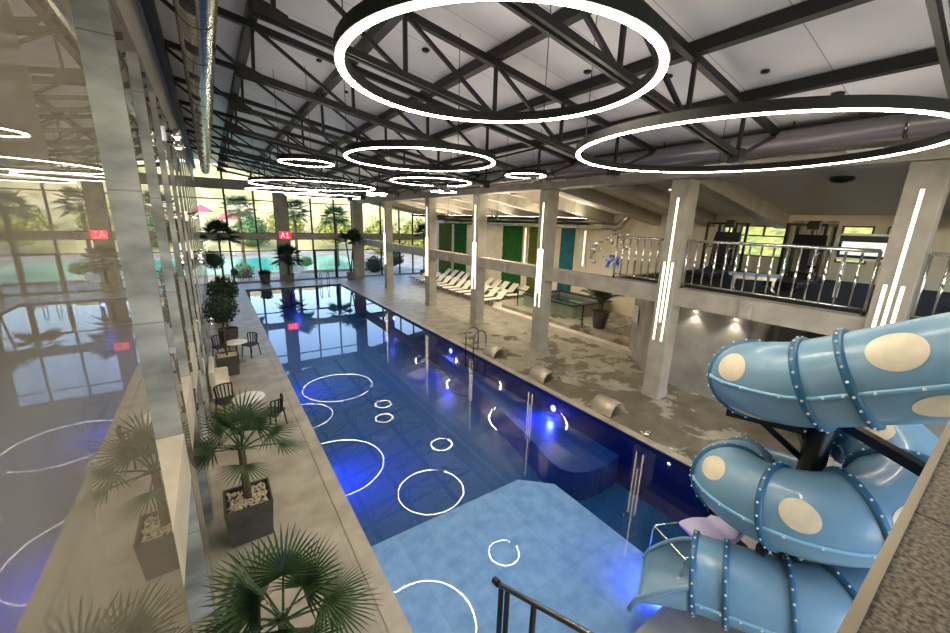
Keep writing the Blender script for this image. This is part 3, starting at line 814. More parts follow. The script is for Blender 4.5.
# seams along both flanks of each section with bolts
for a, c in zip(bounds[:-1], bounds[1:]):
    if c-a < 2: continue
    for phi in (-.12, PI+.12):
        pts = [loc(surf(i, phi, TR+.004)) for i in range(a, c+1)]
        o = MB().tube(pts, .02, 6).build('seam_rib', M['rib'], slide, True)
        n = max(2, (c-a)//4)
        for k in range(n):
            i = a + int((c-a)*(k+.5)/n); BOLTS.append((surf(i, phi, TR+.026), .013, o, surf(i, phi, TR+.5)))
cam_p = Vector((0,0,5))
def rank(b_):
    f_ = (cam_p-b_[0]).normalized().dot((b_[3]-b_[0]).normalized())
    return (0 if f_ > .1 else 50) + (cam_p-b_[0]).length
BOLTS.sort(key=rank); rest = MB()
for k, (p_, r_, par, _) in enumerate(BOLTS):
    if k < 100: MB().ico(loc(p_), r_).build('bolt', M['white'], par)
    else: rest.ico(loc(p_), r_)
o = rest.build('bolts', M['white'], slide); o['kind'] = 'stuff'
def oval(i0, phi0, la, lb):
    """cream oval lying on the tube: la = half length along, lb = half length around (metres)"""
    step = (P[min(i0+1,len(P)-1)]-P[max(0,i0-1)]).length/2
    def pt(a, b_):
        fi = i0 + a/step; fi = max(0, min(len(P)-1.001, fi)); i = int(fi); t_ = fi-i
        return loc(surf(i, phi0+b_/TR, TR+.004)*(1-t_) + surf(min(i+1, len(P)-1), phi0+b_/TR, TR+.004)*t_)
    vs = [pt(0,0)]; fs = []; nr, na = 5, 28
    for r in range(1, nr+1):
        for k in range(na):
            t_ = 2*PI*k/na; vs.append(pt(la*r/nr*math.cos(t_), lb*r/nr*math.sin(t_)))
    for k in range(na):
        l = (k+1) % na; fs.append((0, 1+k, 1+l))
        for r in range(nr-1): fs.append((1+r*na+k, 1+(r+1)*na+k, 1+(r+1)*na+l, 1+r*na+l))
    MB().add(vs, fs).build('oval_panel', M['oval'], slide, True)
oval(idx('h', -.80), .34, .16, .17)
oval(idx('h', -.95), -1.25, .25, .16)
oval(idx('u', .78), .62, .19, .18)
oval(idx('u', .95), -.55, .2, .12)
oval(idx('h', -2*PI-.86), .62, .15, .15)
oval(idx('h', -2*PI+.04), .46, .115, .16)
oval(idx('h', -4.2), 2.3, .22, .17)
oval(idx('h', -2*PI+.2), -1.2, .25, .16)
oval(idx('h', -5.4), .55, .18, .16)
oval(idx('h', -2.3), .9, .18, .16)
# open run-out trough
i = len(P)-1; T, s, u = frame(i); out = s if Vector((-1,0,0)).dot(s) > 0 else -s
rows = []
for k in range(13):
    t_ = k/12; c = P[i] + T*(.62*t_) + Vector((0,0,-.1*t_*t_)); w = TR*(1+.16*t_)
    hi = .3 - .75*t_**1.3
    row = []
    for q in range(21):
        ph = -PI/2 + (q-10)/10*(PI/2 + hi)
        row.append(loc(c + out*(math.cos(ph)*w) + u*(math.sin(ph)*w*(1-.1*t_))))
    rows.append(row)
lipr = []
for q in range(21):
    p0_, p1_ = Vector(rows[11][q]), Vector(rows[12][q]); lipr.append(tuple(p1_ + (p1_-p0_)*1.1 + Vector((0,0,-.09 - .05*abs(q-10)/10)) + (p1_-Vector(rows[12][10]))*.06))
rows.append(lipr)
vs = sum(rows, []); fs = []
for k in range(13):
    for q in range(20): fs.append((k*21+q, k*21+q+1, (k+1)*21+q+1, (k+1)*21+q))
tr_ = MB().add(vs, fs).build('exit_trough', M['blue'], slide, True)
sm = tr_.modifiers.new('thick', 'SOLIDIFY'); sm.thickness = .025; sm.offset = 0
edge = [rows[k][0] for k in range(14)]; edge2 = [rows[k][20] for k in range(14)]
MB().tube(edge, .032, 8).build('trough_lip', M['blue'], slide, True); MB().tube(edge2, .032, 8).build('trough_lip', M['blue'], slide, True)
MB().tube(rows[13], .028, 8).build('trough_lip', M['blue'], slide, True)
# steelwork
MB().tube([(0,0,0),(0,0,3.3)], .13, 16).build('centre_post', M['black'], slide, True)
MB().tube([(0,0,0),(0,0,.03)], .28, 16).build('base_plate', M['black'], slide)
for off in (-1.35,-2.95,-4.7,-6.5,-7.45,-9.2,-11.0):
    i = idx('h', off); T, s, u = frame(i); c = P[i]
    a = Vector(loc(c)); b_ = a - Vector((0,0,TR+.06)); d = Vector((a.x,a.y,0)).normalized()
    arm = MB().bar((0,0,b_.z), (b_.x+d.x*.2, b_.y+d.y*.2, b_.z), .09, .1).build('support_arm', M['black'], slide)
    MB().bar((0,0,b_.z-.45), (b_.x*.75, b_.y*.75, b_.z-.03), .06, .06).build('arm_brace', M['black'], arm)
    MB().tube([(d.x*.13,d.y*.13,b_.z),(d.x*.15,d.y*.15,b_.z)], .05, 10).build('arm_bolt', M['white'], arm)
for p_ in ((-.6,.5,2.98), (-.9,-1.1,2.98)):
    MB().bar((-.1,0,3.0), p_, .1, .1).build('support_arm', M['black'], slide)
p_ = Vector(loc(P[idx('u', 1.7)]))
MB().tube([(p_.x,p_.y,0),(p_.x,p_.y,p_.z-TR)], .08, 12).build('entry_post', M['black'], slide, True)
p_ = Vector(loc(P[idx('e', .5)]))
MB().tube([(p_.x+.1,p_.y-.35,0),(p_.x,p_.y-.2,p_.z-TR+.02)], .06, 10).build('exit_post', M['black'], slide, True)

# granite ledge of the viewing platform
t = thing('stone_ledge', 'brown granite ledge with pale metal edge in the lower right corner', 'ledge', (0,0,0))
MB().box(.6, 4.3, -1.6, .056, 3.93, 4.0).build('slab', M['granite'], t)
MB().box(.6, 4.3, .056, .084, 3.9, 4.01).build('edge_trim', M['bronze'], t)
MB().box(.6, 4.25, -.2, .05, 3.0, 3.93).build('parapet', M['plaster'], t)
for x in (2.05, 2.62): MB().box(x, x+.006, -.18, .056, 4.0, 4.0015).build('joint_strip', M['black'], t)

# ------------------------------------------------------------------ pool equipment
t = thing('pool_lift_seat', 'pale lavender padded pool lift seat between two loops of the slide', 'seat', (5.72,1.84,0), -.35)
m = MB(); rows = []
for k in range(11):
    q = k/10; x = -.42 + .72*q
    z = .6 + (.0 if q < .7 else .14*((q-.7)/.3)**1.6) + .03*math.sin(q*6)
    rows.append([(x, -.24, z), (x, .24, z)])
vs = sum(rows, []); fs = [(2*k, 2*k+1, 2*k+3, 2*k+2) for k in range(10)]
o = m.add(vs, fs).build('seat_pad', M['lavender'], t, True)
md = o.modifiers.new('thick', 'SOLIDIFY'); md.thickness = .09; md = o.modifiers.new('bev', 'BEVEL'); md.width = .03; md.segments = 3
for s in (-.3, .3):
    MB().tube([(.2,s,.55),(-.55,s,.6),(-.78,s,.62),(-.82,s,.55),(-.82,s,.2)], .014, 8).build('side_tube', M['chrome'], t, True)
MB().tube([(-.79,-.3,.6),(-.79,.3,.6)], .014, 8).build('cross_tube', M['chrome'], t)
MB().box(-.05,.35,-.26,.26,.42,.54).build('seat_base', M['black'], t)
MB().box(.2,.4,-.1,.1,0,.5).build('lift_post', M['black'], t)

def ladder(x, y, rz, label):
    t = thing('pool_ladder', label, 'ladder', (x,y,0), rz, 'pool ladders')
    for s in (-.27,.27):
        pts = [(.5,s,0),(.5,s,.62)] + [(.2+.3*math.cos(a), s, .62+.3*math.sin(a)) for a in [PI*k/10 for k in range(11)]] + [(-.1,s,.3),(-.1,s,-.95)]
        MB().tube(pts, .024, 10).build('rail', M['chrome_d'], t, True)
        MB().tube([(.5,s,0),(.5,s,.025)], .055, 12).build('foot_flange', M['chrome'], t)
    for z in (-.2,-.48,-.76): MB().box(-.14,-.06,-.27,.27,z-.015,z+.015).build('step', M['chrome'], t)
ladder(px1, 11.85, 0, 'steel pool ladder on the right pool edge before the fourth column')
ladder(6.9, py1, PI/2, 'small steel pool ladder at the far end of the pool')

def jet(y, label):
    t = thing('water_spout', label, 'water spout', (8.66,y,0), .0, 'curved water spouts')
    R_ = .33; m = MB(); rows = []
    for k in range(15):
        a = PI*k/14*.98; rows.append([(-R_*math.cos(a), -.32, R_*1.05*math.sin(a)), (-R_*math.cos(a), .36, R_*1.05*math.sin(a))])
    vs = sum(rows, []); fs = [(2*k, 2*k+2, 2*k+3, 2*k+1) for k in range(14)]
    o = m.add(vs, fs).build('hood', M['bronze'], t, True); md = o.modifiers.new('thick', 'SOLIDIFY'); md.thickness = .03
    MB().box(-.36,.36,-.34,.38,0,.02).build('base_plate', M['chrome'], t)
    vs = [(-R_*.9*math.cos(PI*k/12), .3, R_*.95*math.sin(PI*k/12)) for k in range(13)]
    MB().add(vs, [tuple(range(13))]).build('back_plate', M['chrome_d'], t)
jet(11.1, 'curved metal water spout next to the pool ladder, farthest of the three')
jet(8.43, 'middle one of three curved metal water spouts on the wet pool edge')
jet(5.86, 'curved metal water spout nearest to the blue slide')
tag(MB().lathe([(.001,.03),(.1,.03),(.13,0)], (8.5,4.6,0), 14).build('deck_lamp', M['chrome'], None, True), 'small round metal deck fitting near the wet pool edge', 'lamp')

# near handrail and steps
t = thing('handrail', 'black steel stair handrail at the bottom of the picture', 'handrail', (0,0,0))
A_, B_ = Vector((2.32,2.75,.9)), Vector((2.42,1.5,1.45))
MB().tube([A_+Vector((0,.02,-.02)), A_, B_, B_+Vector((.01,-.12,-.02)), B_+Vector((.015,-.2,-.18)), B_+Vector((.02,-.2,-1.4))], .03, 10).build('rail', M['chrome_d'], t, True)
MB().tube([A_+Vector((0,.05,-.0)), A_+Vector((0,-.03,.015))], .043, 12).build('end_cap', M['black'], t)
for k, z0 in ((.06,-.32),(.14,-.32),(.45,-.32),(.93,0)):
    p_ = A_.lerp(B_, k); MB().box(p_.x-.022,p_.x+.022,p_.y-.022,p_.y+.022,z0,p_.z-.03).build('post', M['steel'], t)
m = MB()
for k in range(3): m.box(1.6, 2.22, 1.87, 2.95-.35*k, -.33+.09*k, -.24+.09*k)
tag(m.build('pool_steps', M['darkgrey']), 'dark steps under water in the near left pool corner', 'steps')

# ------------------------------------------------------------------ plants
def blade(m, p, d, n, L, w, droop):
    """one narrow folded leaf blade from p along d, n = leaf normal"""
    d = d.normalized(); s = d.cross(n).normalized(); pts = []
    for (t_, ww) in ((0,.35),(.35,1.),(.7,.8),(1.,.04)):
        c = p + d*(L*t_) - Vector((0,0,1))*(droop*L*t_*t_)
        pts.append((c - s*(w*ww) + n*(w*ww*.5), c, c + s*(w*ww) + n*(w*ww*.5)))
    vs = [v for tr3 in pts for v in tr3]; fs = []
    for k in range(3):
        a = 3*k; fs += [(a,a+1,a+4,a+3),(a+1,a+2,a+5,a+4)]
    m.add(vs, fs)
def fan_frond(az, el, pl, bl, nb, spread, parent, r, mat_, name='frond', fat=1.):
    m = MB(); d = Vector((math.cos(az)*math.cos(el), math.sin(az)*math.cos(el), math.sin(el)))
    hub = d*pl - Vector((0,0,.12*pl*(1-el/1.6)))
    m.tube([(0,0,0), hub*.5+Vector((0,0,.03*pl)), hub], [.016,.012,.009], 5)
    side = d.cross(Vector((0,0,1)));
    side = side.normalized() if side.length > .05 else Vector((1,0,0))
    tilt = r.uniform(-.25,.25)
    fdir = (d*math.cos(.35) - Vector((0,0,1))*math.sin(.35)*(.6)).normalized()
    side = (side + Vector((0,0,tilt))).normalized(); nn = side.cross(fdir).normalized()
    for k in range(nb):
        a = (k/(nb-1)-.5)*2*spread
        dd = fdir*math.cos(a) + side*math.sin(a)
        blade(m, hub, dd, nn, bl*(1-.25*abs(a)/spread)*r.uniform(.9,1.05), .017*bl/.7*fat, .12)
    return m.build(name, mat_, parent)
def pinnate_frond(az, el, L, nl, ll, parent, r, mat_, w=.016, drp=.55):
    m = MB(); d = Vector((math.cos(az)*math.cos(el), math.sin(az)*math.cos(el), math.sin(el)))
    pts = [d*(L*q/8) - Vector((0,0,1))*(L*drp*(q/8)**2.2) for q in range(9)]
    m.tube(pts, [.014-.0014*q for q in range(9)], 4)
    for k in range(nl):
        t_ = .18+.8*k/(nl-1); f_ = t_*8; i = min(7, int(f_)); p_ = pts[i].lerp(pts[i+1], f_-i)
        tg = (pts[i+1]-pts[i]).normalized(); sd = tg.cross(Vector((0,0,1))).normalized(); up = sd.cross(tg)
        for s in (-1,1):
            dd = (sd*s + tg*.7 + up*.25).normalized()
            blade(m, p_, dd, up, ll*(1-.5*abs(t_-.45)), w, .35)
    return m.build('frond', mat_, parent)
def square_pot(t, w, h, taper, mat_, peb=True, name='planter'):
    a, c = w/2, w/2*taper; m = MB(); e_ = .03; z1 = h
    v = [(-c,-c,0),(c,-c,0),(c,c,0),(-c,c,0),(-a,-a,z1),(a,-a,z1),(a,a,z1),(-a,a,z1),
         (-a+e_,-a+e_,z1),(a-e_,-a+e_,z1),(a-e_,a-e_,z1),(-a+e_,a-e_,z1),(-a+e_,-a+e_,z1-.07),(a-e_,-a+e_,z1-.07),(a-e_,a-e_,z1-.07),(-a+e_,a-e_,z1-.07)]
    fs = [(0,3,2,1)]
    for k in range(4):
        l = (k+1)%4; fs += [(k,l,4+l,4+k),(4+k,4+l,8+l,8+k),(8+k,8+l,12+l,12+k)]
    fs.append((12,13,14,15)); m.add(v, fs); m.build(name, mat_, t)
    if peb:
        pm_ = MB(); r = random.Random(3)
        for k in range(230):
            q = a-e_-.03
            pm_.sphere((r.uniform(-q,q), r.uniform(-q,q), z1-.055+r.uniform(0,.03)), r.uniform(.016,.032), 6, 4, (1,1,.7))
        o = pm_.build('pebbles', M['pebble'], t); o['kind'] = 'stuff'
def round_pot(t, r0, r1, h, mat_):
    MB().lathe([(.001,0),(r0,0),(r1,h),(r1-.03,h),(r1-.04,h-.07),(.001,h-.07)], (0,0,0), 20).build('planter', mat_, t)
def trunk(t, z0, z1, r0, r1, lean=(0,0)):
    pts = [(lean[0]*q/6, lean[1]*q/6, z0+(z1-z0)*q/6) for q in range(7)]
    m = MB(); m.tube(pts, [r0+(r1-r0)*q/6 for q in range(7)], 9)
    return m.build('trunk', M['trunk'], t, True)
def fan_palm(x, y, label, h, nf, pl, bl, seed, pot=None, group='fan palms', nb=22, spread=1.75, m_='leaf', z0=0., els=(-.15,1.35), lean=(0,0), trk=None):
    r = random.Random(seed); t = thing('fan_palm', label, 'palm', (x,y,z0), 0, group); zb = 0
    if pot == 'square': square_pot(t, .66, .64, .86, M['pot']); zb = .58
    elif pot == 'round': round_pot(t, .3, .38, .62, M['potl']); zb = .55
    trunk(t, zb, h, *(trk or (.06,.05)), lean)
    for k in range(nf):
        az = 2.399*k + r.uniform(-.2,.2); el = els[0] + (els[1]-els[0])*((k+.5)/nf) + r.uniform(-.08,.08)
        o = fan_frond(az, el, pl*r.uniform(.8,1.1), bl*r.uniform(.85,1.1), nb, spread, t, r, M[m_], 'frond', 1.7 if y > 20 else 1.)
        o.location = (lean[0], lean[1], h-.02)
    return t
fan_palm(.02, 6.32, 'fan palm in a dark square planter with pale pebbles by the left wall', 1.5, 13, .5, .55, 5, 'square', 'fan palms on the left deck')
fan_palm(.16, 3.3, 'fan palm nearest to the viewer at the bottom left', 1.28, 13, .4, .6, 11, 'square', 'fan palms on the left deck', nb=26)
t = fan_palm(4.75, 32.75, 'palm in a grey pot before the concrete window column under the red sign', 2.0, 30, .65, .72, 21, 'round', 'potted palms along the far windows', m_='leaf2', els=(-.5,1.45), trk=(.09,.07))
t = fan_palm(9.45, 32.35, 'big pot with two slim palms beside the far corner column', 3.4, 16, .45, .68, 22, 'round', 'potted palms along the far windows', m_='leaf2', lean=(.3,-.05))
r = random.Random(23); o = trunk(t, .5, 3.2, .06, .05, (-.3,.05))
for k in range(15):
    o = fan_frond(2.399*k+.4, -.2+1.5*(k+.5)/15, .42, .66, 20, 1.7, t, r, M['leaf2']); o.location = (-.3,.05,3.18)
fan_palm(.35, 27.0, 'tall dark palm by the left wall before the far windows', 3.75, 20, .6, .8, 24, 'round', 'potted palms along the far windows', m_='leaf2')
fan_palm(15.8, 31.4, 'dark palm in the side hall by the far windows', 3.9, 16, .5, .7, 25, 'round', 'potted palms along the far windows', m_='leaf2')

def ball_tree(x, y, label, h, R_, seed, pot='square', n=1500, m_='leaf2', squash=1., name='topiary', cat='potted tree', leaf=.075, z0=0., group='ball shrubs by the left wall'):
    r = random.Random(seed); t = thing(name, label, cat, (x,y,z0), 0, group)
    if pot == 'square': square_pot(t, .64, .64, .86, M['pot'], True)
    elif pot == 'round': round_pot(t, .28, .36, .6, M['pot'])
    trunk(t, .55 if pot else 0, h, .035, .03, (.0,.0))
    m = MB()
    for k in range(n):
        u_ = r.uniform(-1,1); a = r.uniform(0,2*PI); q = math.sqrt(1-u_*u_); rr_ = R_*r.uniform(.72,1.04)
        d = Vector((q*math.cos(a), q*math.sin(a), u_)); p_ = Vector((d.x*rr_, d.y*rr_, h+d.z*rr_*squash))
        e_ = Vector((r.uniform(-1,1),r.uniform(-1,1),r.uniform(-1,1))).normalized(); s_ = (d.cross(e_)).normalized(); e2 = (d*.6+e_).normalized()
        L = leaf*r.uniform(.7,1.3)
        m.add([p_, p_+e2*L*.5+s_*L*.28, p_+e2*L, p_+e2*L*.5-s_*L*.28], [(0,1,2,3)])
    m.sphere((0,0,h), R_*.72, 14, 10, (1,1,squash))
    m.build('crown', M[m_], t)
    return t
ball_tree(.0, 14.05, 'round dark ball tree in a dark square planter by the left wall', 2.15, .46, 31)
ball_tree(.15, 17.6, 'second bushy round shrub behind the ball tree by the left wall', 2.15, .5, 32, 'round', 1700, 'leaf2', 1.0, leaf=.1)
ball_tree(-.02, 21.5, 'small high ball shrub behind the bushy shrub by the left wall', 2.95, .42, 33, 'round', 1200)

# potted areca on the terrace
r = random.Random(41); t = thing('potted_plant', 'leafy palm in a dark tapered pot on the terrace before the hot tub', 'potted plant', (14.6,10.9,.36))
round_pot(t, .26, .4, .8, M['pot'])
for k in range(5): MB().tube([(.06*math.cos(k*1.3),.06*math.sin(k*1.3),.68),(.1*math.cos(k*1.3),.1*math.sin(k*1.3),1.3)], .022, 6).build('stem', M['leaf3'], t, True)
for k in range(22):
    o = pinnate_frond(2.399*k, r.uniform(.75,1.45), r.uniform(1.0,1.35), 14, .4, t, r, M['leaf'], .024, .32); o.location = (.06*math.cos(k), .06*math.sin(k), 1.15)
# dark pot outside/inside by far windows
t = thing('flower_pot', 'dark round pot with low shrub by the far windows, left of the red sign column', 'pot', (3.05,32.7,0))
round_pot(t, .3, .4, .75, M['pot'])
m = MB(); r = random.Random(5)
for k in range(160):
    a = r.uniform(0,2*PI); q = r.uniform(0,.4); p_ = Vector((q*math.cos(a), q*math.sin(a), .75+r.uniform(-.05,.25)*(1-q)))
    blade(m, p_, Vector((math.cos(a)*.6, math.sin(a)*.6, 1)), Vector((0,1,.1)), .16, .03, .2)
m.build('foliage', M['leaf2'], t)

# ------------------------------------------------------------------ cafe furniture on the left deck
def cafe_table(x, y, label):
    t = thing('cafe_table', label, 'table', (x,y,0), 0, 'round cafe tables')
    MB().lathe([(.001,.72),(.34,.72),(.35,.735),(.34,.75),(.001,.75)], (0,0,0), 32).build('table_top', M['white'], t, True)
    MB().tube([(0,0,.02),(0,0,.72)], .03, 10).build('stem', M['chrome_d'], t, True)
    MB().lathe([(.001,.04),(.2,.03),(.22,0)], (0,0,0), 24).build('foot', M['chrome_d'], t, True)
def cafe_chair(x, y, rz, label):
    t = thing('cafe_chair', label, 'chair', (x,y,0), rz, 'dark cafe chairs')
    MB().bbox(-.22,.22,-.21,.21,.43,.47,.015).build('seat', M['darkgrey'], t)
    m = MB()
    for k in range(7):
        a = PI*.5+ (k-3)*.36; m.bar((.22*math.cos(a),.21*math.sin(a),.47),(.25*math.cos(a),.25*math.sin(a),.82),.03,.02)
    m.tube([(.25*math.cos(PI*.5+(k-6)*.18),.25*math.sin(PI*.5+(k-6)*.18),.82) for k in range(13)], .018, 6)
    m.build('backrest', M['steel'], t)
    for a in (-1,1):
        for c in (-1,1): MB().bar((a*.18,c*.17,.43),(a*.22,c*.21,0),.025).build('leg', M['steel'], t)
cafe_table(.3, 15.0, 'round white cafe table behind the ball tree')
cafe_table(.32, 10.0, 'round pale cafe table between the square palm planter and the ball tree')
cafe_chair(.75, 9.55, -2.2, 'dark cafe chair on the pool side of the nearer round table')
cafe_chair(-.12, 10.75, .5, 'dark cafe chair behind the nearer round table by the wall')
cafe_chair(-.15, 15.7, .4, 'dark cafe chair behind the farther round table')
cafe_chair(.75, 15.5, -.9, 'dark cafe chair on the far side of the farther round table')
t = thing('bench', 'white upholstered bench block against the left wall', 'bench', (-.25,12.7,0))
MB().bbox(-.22,.22,-.75,.75,.06,.45,.03).build('seat', M['sill'], t); MB().bbox(-.24,-.1,-.75,.75,.45,.85,.03).build('backrest', M['sill'], t)
for a in (-.16,.16):
    for c in (-.65,.65): MB().box(a-.025,a+.025,c-.025,c+.025,0,.06).build('leg', M['chrome_d'], t)

# ------------------------------------------------------------------ sun loungers
def lounger():
    t = thing('sun_lounger', 'x', 'sun lounger', (0,0,0), 0, 'cream sun loungers in two rows in the side hall')
    m = MB()
    for s in (-.32,.32): m.tube([(0,s,.31),(.06,s,.34),(1.22,s,.34),(1.9,s,.34)], .022, 8)
    for x in (.02,.6,1.22,1.9): m.tube([(x,-.32,.33),(x,.32,.33)], .018, 6)
    m.build('frame', M['chrome_d'], t, True)
    m = MB(); rows = []
    prof = [(.03,.35),(.15,.365),(.6,.36),(1.2,.36)]
    m.add([(x,s,z) for x, z in prof for s in (-.3,.3)], [(2*k,2*k+1,2*k+3,2*k+2) for k in range(3)])
    o = m.build('seat', M['sling'], t); md = o.modifiers.new('thick','SOLIDIFY'); md.thickness = .03
    b_ = MB(); a_ = .72
    pr = [(1.2,.36),(1.2+.75*math.cos(a_)*.5,.36+.75*math.sin(a_)*.5+.015),(1.2+.78*math.cos(a_),.36+.78*math.sin(a_))]
    b_.add([(x,s,z) for x, z in pr for s in (-.3,.3)], [(2*k,2*k+1,2*k+3,2*k+2) for k in range(2)])
    o = b_.build('backrest', M['sling'], t); md = o.modifiers.new('thick','SOLIDIFY'); md.thickness = .03
    m = MB()
    for s in (-.25,.25): m.bar((1.55,s,.62),(1.75,s,.34),.02)
    m.build('back_strut', M['chrome_d'], t)
    for x in (.35,1.5):
        for s in (-.32,.32):
            pts = [(x-.16,s,.33),(x-.1,s,.05),(x,s,.012),(x+.1,s,.05),(x+.16,s,.33)]
            MB().tube(pts, .018, 6).build('leg', M['chrome_d'], t, True)
    return t
proto = lounger(); first = True
front = [18.75 + .98*k for k in range(12)]; back = [19.25 + 1.02*k for k in range(11)]
for row, (xs, ys_) in enumerate(((13.5, front), (15.75, back))):
    for k, y in enumerate(ys_):
        o = proto if first else copy_tree(proto); first = False
        o.location = (xs + rnd.uniform(-.08,.08), y, 0); o.rotation_euler = (0,0,rnd.uniform(-.05,.05))
        o['label'] = 'cream sun lounger, %s from the hot tub in the %s' % (ORD[k], 'row nearer the pool' if row == 0 else 'row along the side wall')
t = thing('side_table', 'small white round side table between loungers by the narrow olive moss panel', 'table', (17.3,19.76,0))
MB().lathe([(.001,.45),(.16,.45),(.17,.47),(.16,.49),(.001,.49)], (0,0,0), 20).build('table_top', M['white'], t, True)
MB().tube([(0,0,0),(0,0,.45)], .04, 10).build('stem', M['white'], t, True)
tw = tag(MB().bbox(-.12,.12,-.1,.1,0,.3,.03).build('folded_towel', M['sling'], None, False, (17.3,19.76,.49)), 'folded cream towel standing on the small white side table', 'towel')

# ------------------------------------------------------------------ far window wall
WX = [-.84, 1.08, 2.9, 4.25, 5.12, 6.85, 8.65, 10.1, 10.98, 12.63, 14.4, 15.75, BACK]
solid = {3: 1, 7: 1}
fwm = MB()
fwm.box(-.84, BACK, FAR, FAR+.35, 3.3, 3.74)
fwm.box(4.25, 5.12, FAR-.15, FAR+.4, 0, 7.75); fwm.box(10.1, 10.98, FAR-.15, FAR+.4, 0, 6.9)
fwm.box(-.84, BACK, FAR, FAR+.35, -.2, .06)
struct(fwm.build('wall_far', M['plaster']))
ub = MB(); ub.box(-.84, 4.25, FAR-.05, FAR+.3, 6.85, 7.45)
ub.add([(5.12,FAR-.05,6.85),(10.1,FAR-.05,6.85),(10.1,FAR-.05,6.95),(7.0,FAR-.05,7.4),(5.12,FAR-.05,7.45),
        (5.12,FAR+.3,6.85),(10.1,FAR+.3,6.85),(10.1,FAR+.3,6.95),(7.0,FAR+.3,7.4),(5.12,FAR+.3,7.45)],
       [(0,1,2,3,4),(9,8,7,6,5),(0,5,6,1),(1,6,7,2),(2,7,8,3),(3,8,9,4),(4,9,5,0)])
struct(ub.build('wall_far_band', M['greywall']))
wn = 0
for i in range(len(WX)-1):
    if i in solid: continue
    a, c = WX[i], WX[i+1]
    def win(z0, z1, hs, door=False, slope=False):
        global wn
        wn += 1; s = .045; m = MB(); y0, y1 = FAR+.08, FAR+.17
        zt1, zt2 = (z1, z1) if not slope else (ROOF(a)-.02, ROOF(c)-.02)
        m.box(a, a+s*1.4, y0, y1, z0, zt1); m.box(c-s*1.4, c, y0, y1, z0, zt2)
        m.box(a, c, y0, y1, z0, z0+s)
        if not slope: m.box(a, c, y0, y1, z1-s, z1)
        for h in hs: m.box(a, c, y0+.01, y1-.01, h-s*.8, h+s*.8)
        if door:
            m.box(a+.06, a+.16, y0-.01, y1, z0, 2.42); m.box(c-.16, c-.06, y0-.01, y1, z0, 2.42); m.box(a+.06, c-.06, y0-.01, y1, 2.33, 2.46)
        o = struct(m.build('window_%d' % wn if not door else 'door_1', M['winframe']))
        g = MB(); y = FAR+.125
        g.add([(a+.02,y,z0+.02),(c-.02,y,z0+.02),(c-.02,y,zt2-.02),(a+.02,y,zt1-.02)], [(0,1,2,3)])
        g.build('pane', M['glass'], o)
        if door: MB().tube([(c-.2,FAR+.02,.9),(c-.2,FAR+.02,1.3)], .018, 8).build('handle', M['chrome'], o)
    top = 6.85 if a < 10 else None
    win(.06, 3.3, [2.4], door=(i == 5))
    if a < 10:
        win(3.74, 6.85, [6.12]); win(7.45 if c <= 7 else 7.2, 8.2, [], slope=True) if c < 7 else None
    else: win(3.74, 5.6, [], slope=True)
# red sign
t = thing('led_sign', 'small red glowing sign with pale figures on the far concrete column', 'sign', (4.78,FAR-.15,3.6))
MB().box(-.42,.42,-.08,0,-.3,.3).build('case', M['black'], t)
MB().box(-.4,.4,-.085,-.08,-.27,.27).build('panel', M['redled'], t)
m = MB(); y = -.09
m.bar((-.3,y,-.18),(-.16,y,.2),.05,.01); m.bar((-.16,y,.2),(-.02,y,-.18),.05,.01); m.bar((-.24,y,-.05),(-.08,y,-.05),.04,.01)
m.bar((.18,y,-.18),(.18,y,.2),.06,.01); m.bar((.18,y,.2),(.08,y,.1),.05,.01); m.bar((.06,y,-.18),(.3,y,-.18),.05,.01)
m.build('figures', M['pinkled'], t)

# ------------------------------------------------------------------ outside
struct(MB().box(-80, 90, FAR+.36, 39, -.4, -.1).build('ground_terrace', M['stone_out']))
struct(MB().box(-80, 90, 56, 64, -.4, -.1).build('ground_far_terrace', M['stone_out']))
struct(MB().box(15, 90, 39, 56, -.4, -.1).build('ground_side', M['stone_out'])); struct(MB().box(-80, -30, 39, 56, -.4, -.1).build('ground_left', M['stone_out']))
struct(MB().box(18.3, 90, S0-30, FAR+.36, -.4, -.1).build('ground_east', M['stone_out']))
tag(MB().box(-30, 15, 39, 56, -.4, -.16).build('outdoor_pool', M['outpool']), 'turquoise outdoor pool beyond the far windows', 'pool')
# hill
r = random.Random(9); nx, ny = 60, 26; vs = []; fs = []
for j in range(ny+1):
    for k in range(nx+1):
        x = -80 + 190*k/nx; y = 64 + 60*j/ny; h = -.2 + 15.5*(j/ny)**1.0
        vs.append((x, y, h + (r.uniform(-.9,.9) if j else 0) + 2*math.sin(x*.09+j*.3)*(j/ny)))
for j in range(ny):
    for k in range(nx):
        q = j*(nx+1)+k; fs.append((q, q+1, q+nx+2, q+nx+1))
struct(MB().add(vs, fs).build('ground_hill', M['hill'], None, True))
r2 = random.Random(10); vs = []; fs = []
for j in range(13):
    for k in range(41):
        vs.append((34+3.5*j, -45+4*k, -.2+16*(j/12)**.9 + (r2.uniform(-.6,.6) if j else 0)))
for j in range(12):
    for k in range(40):
        q = j*41+k; fs.append((q, q+1, q+42, q+41))
struct(MB().add(vs, fs).build('ground_east_hill', M['bush'], None, True))
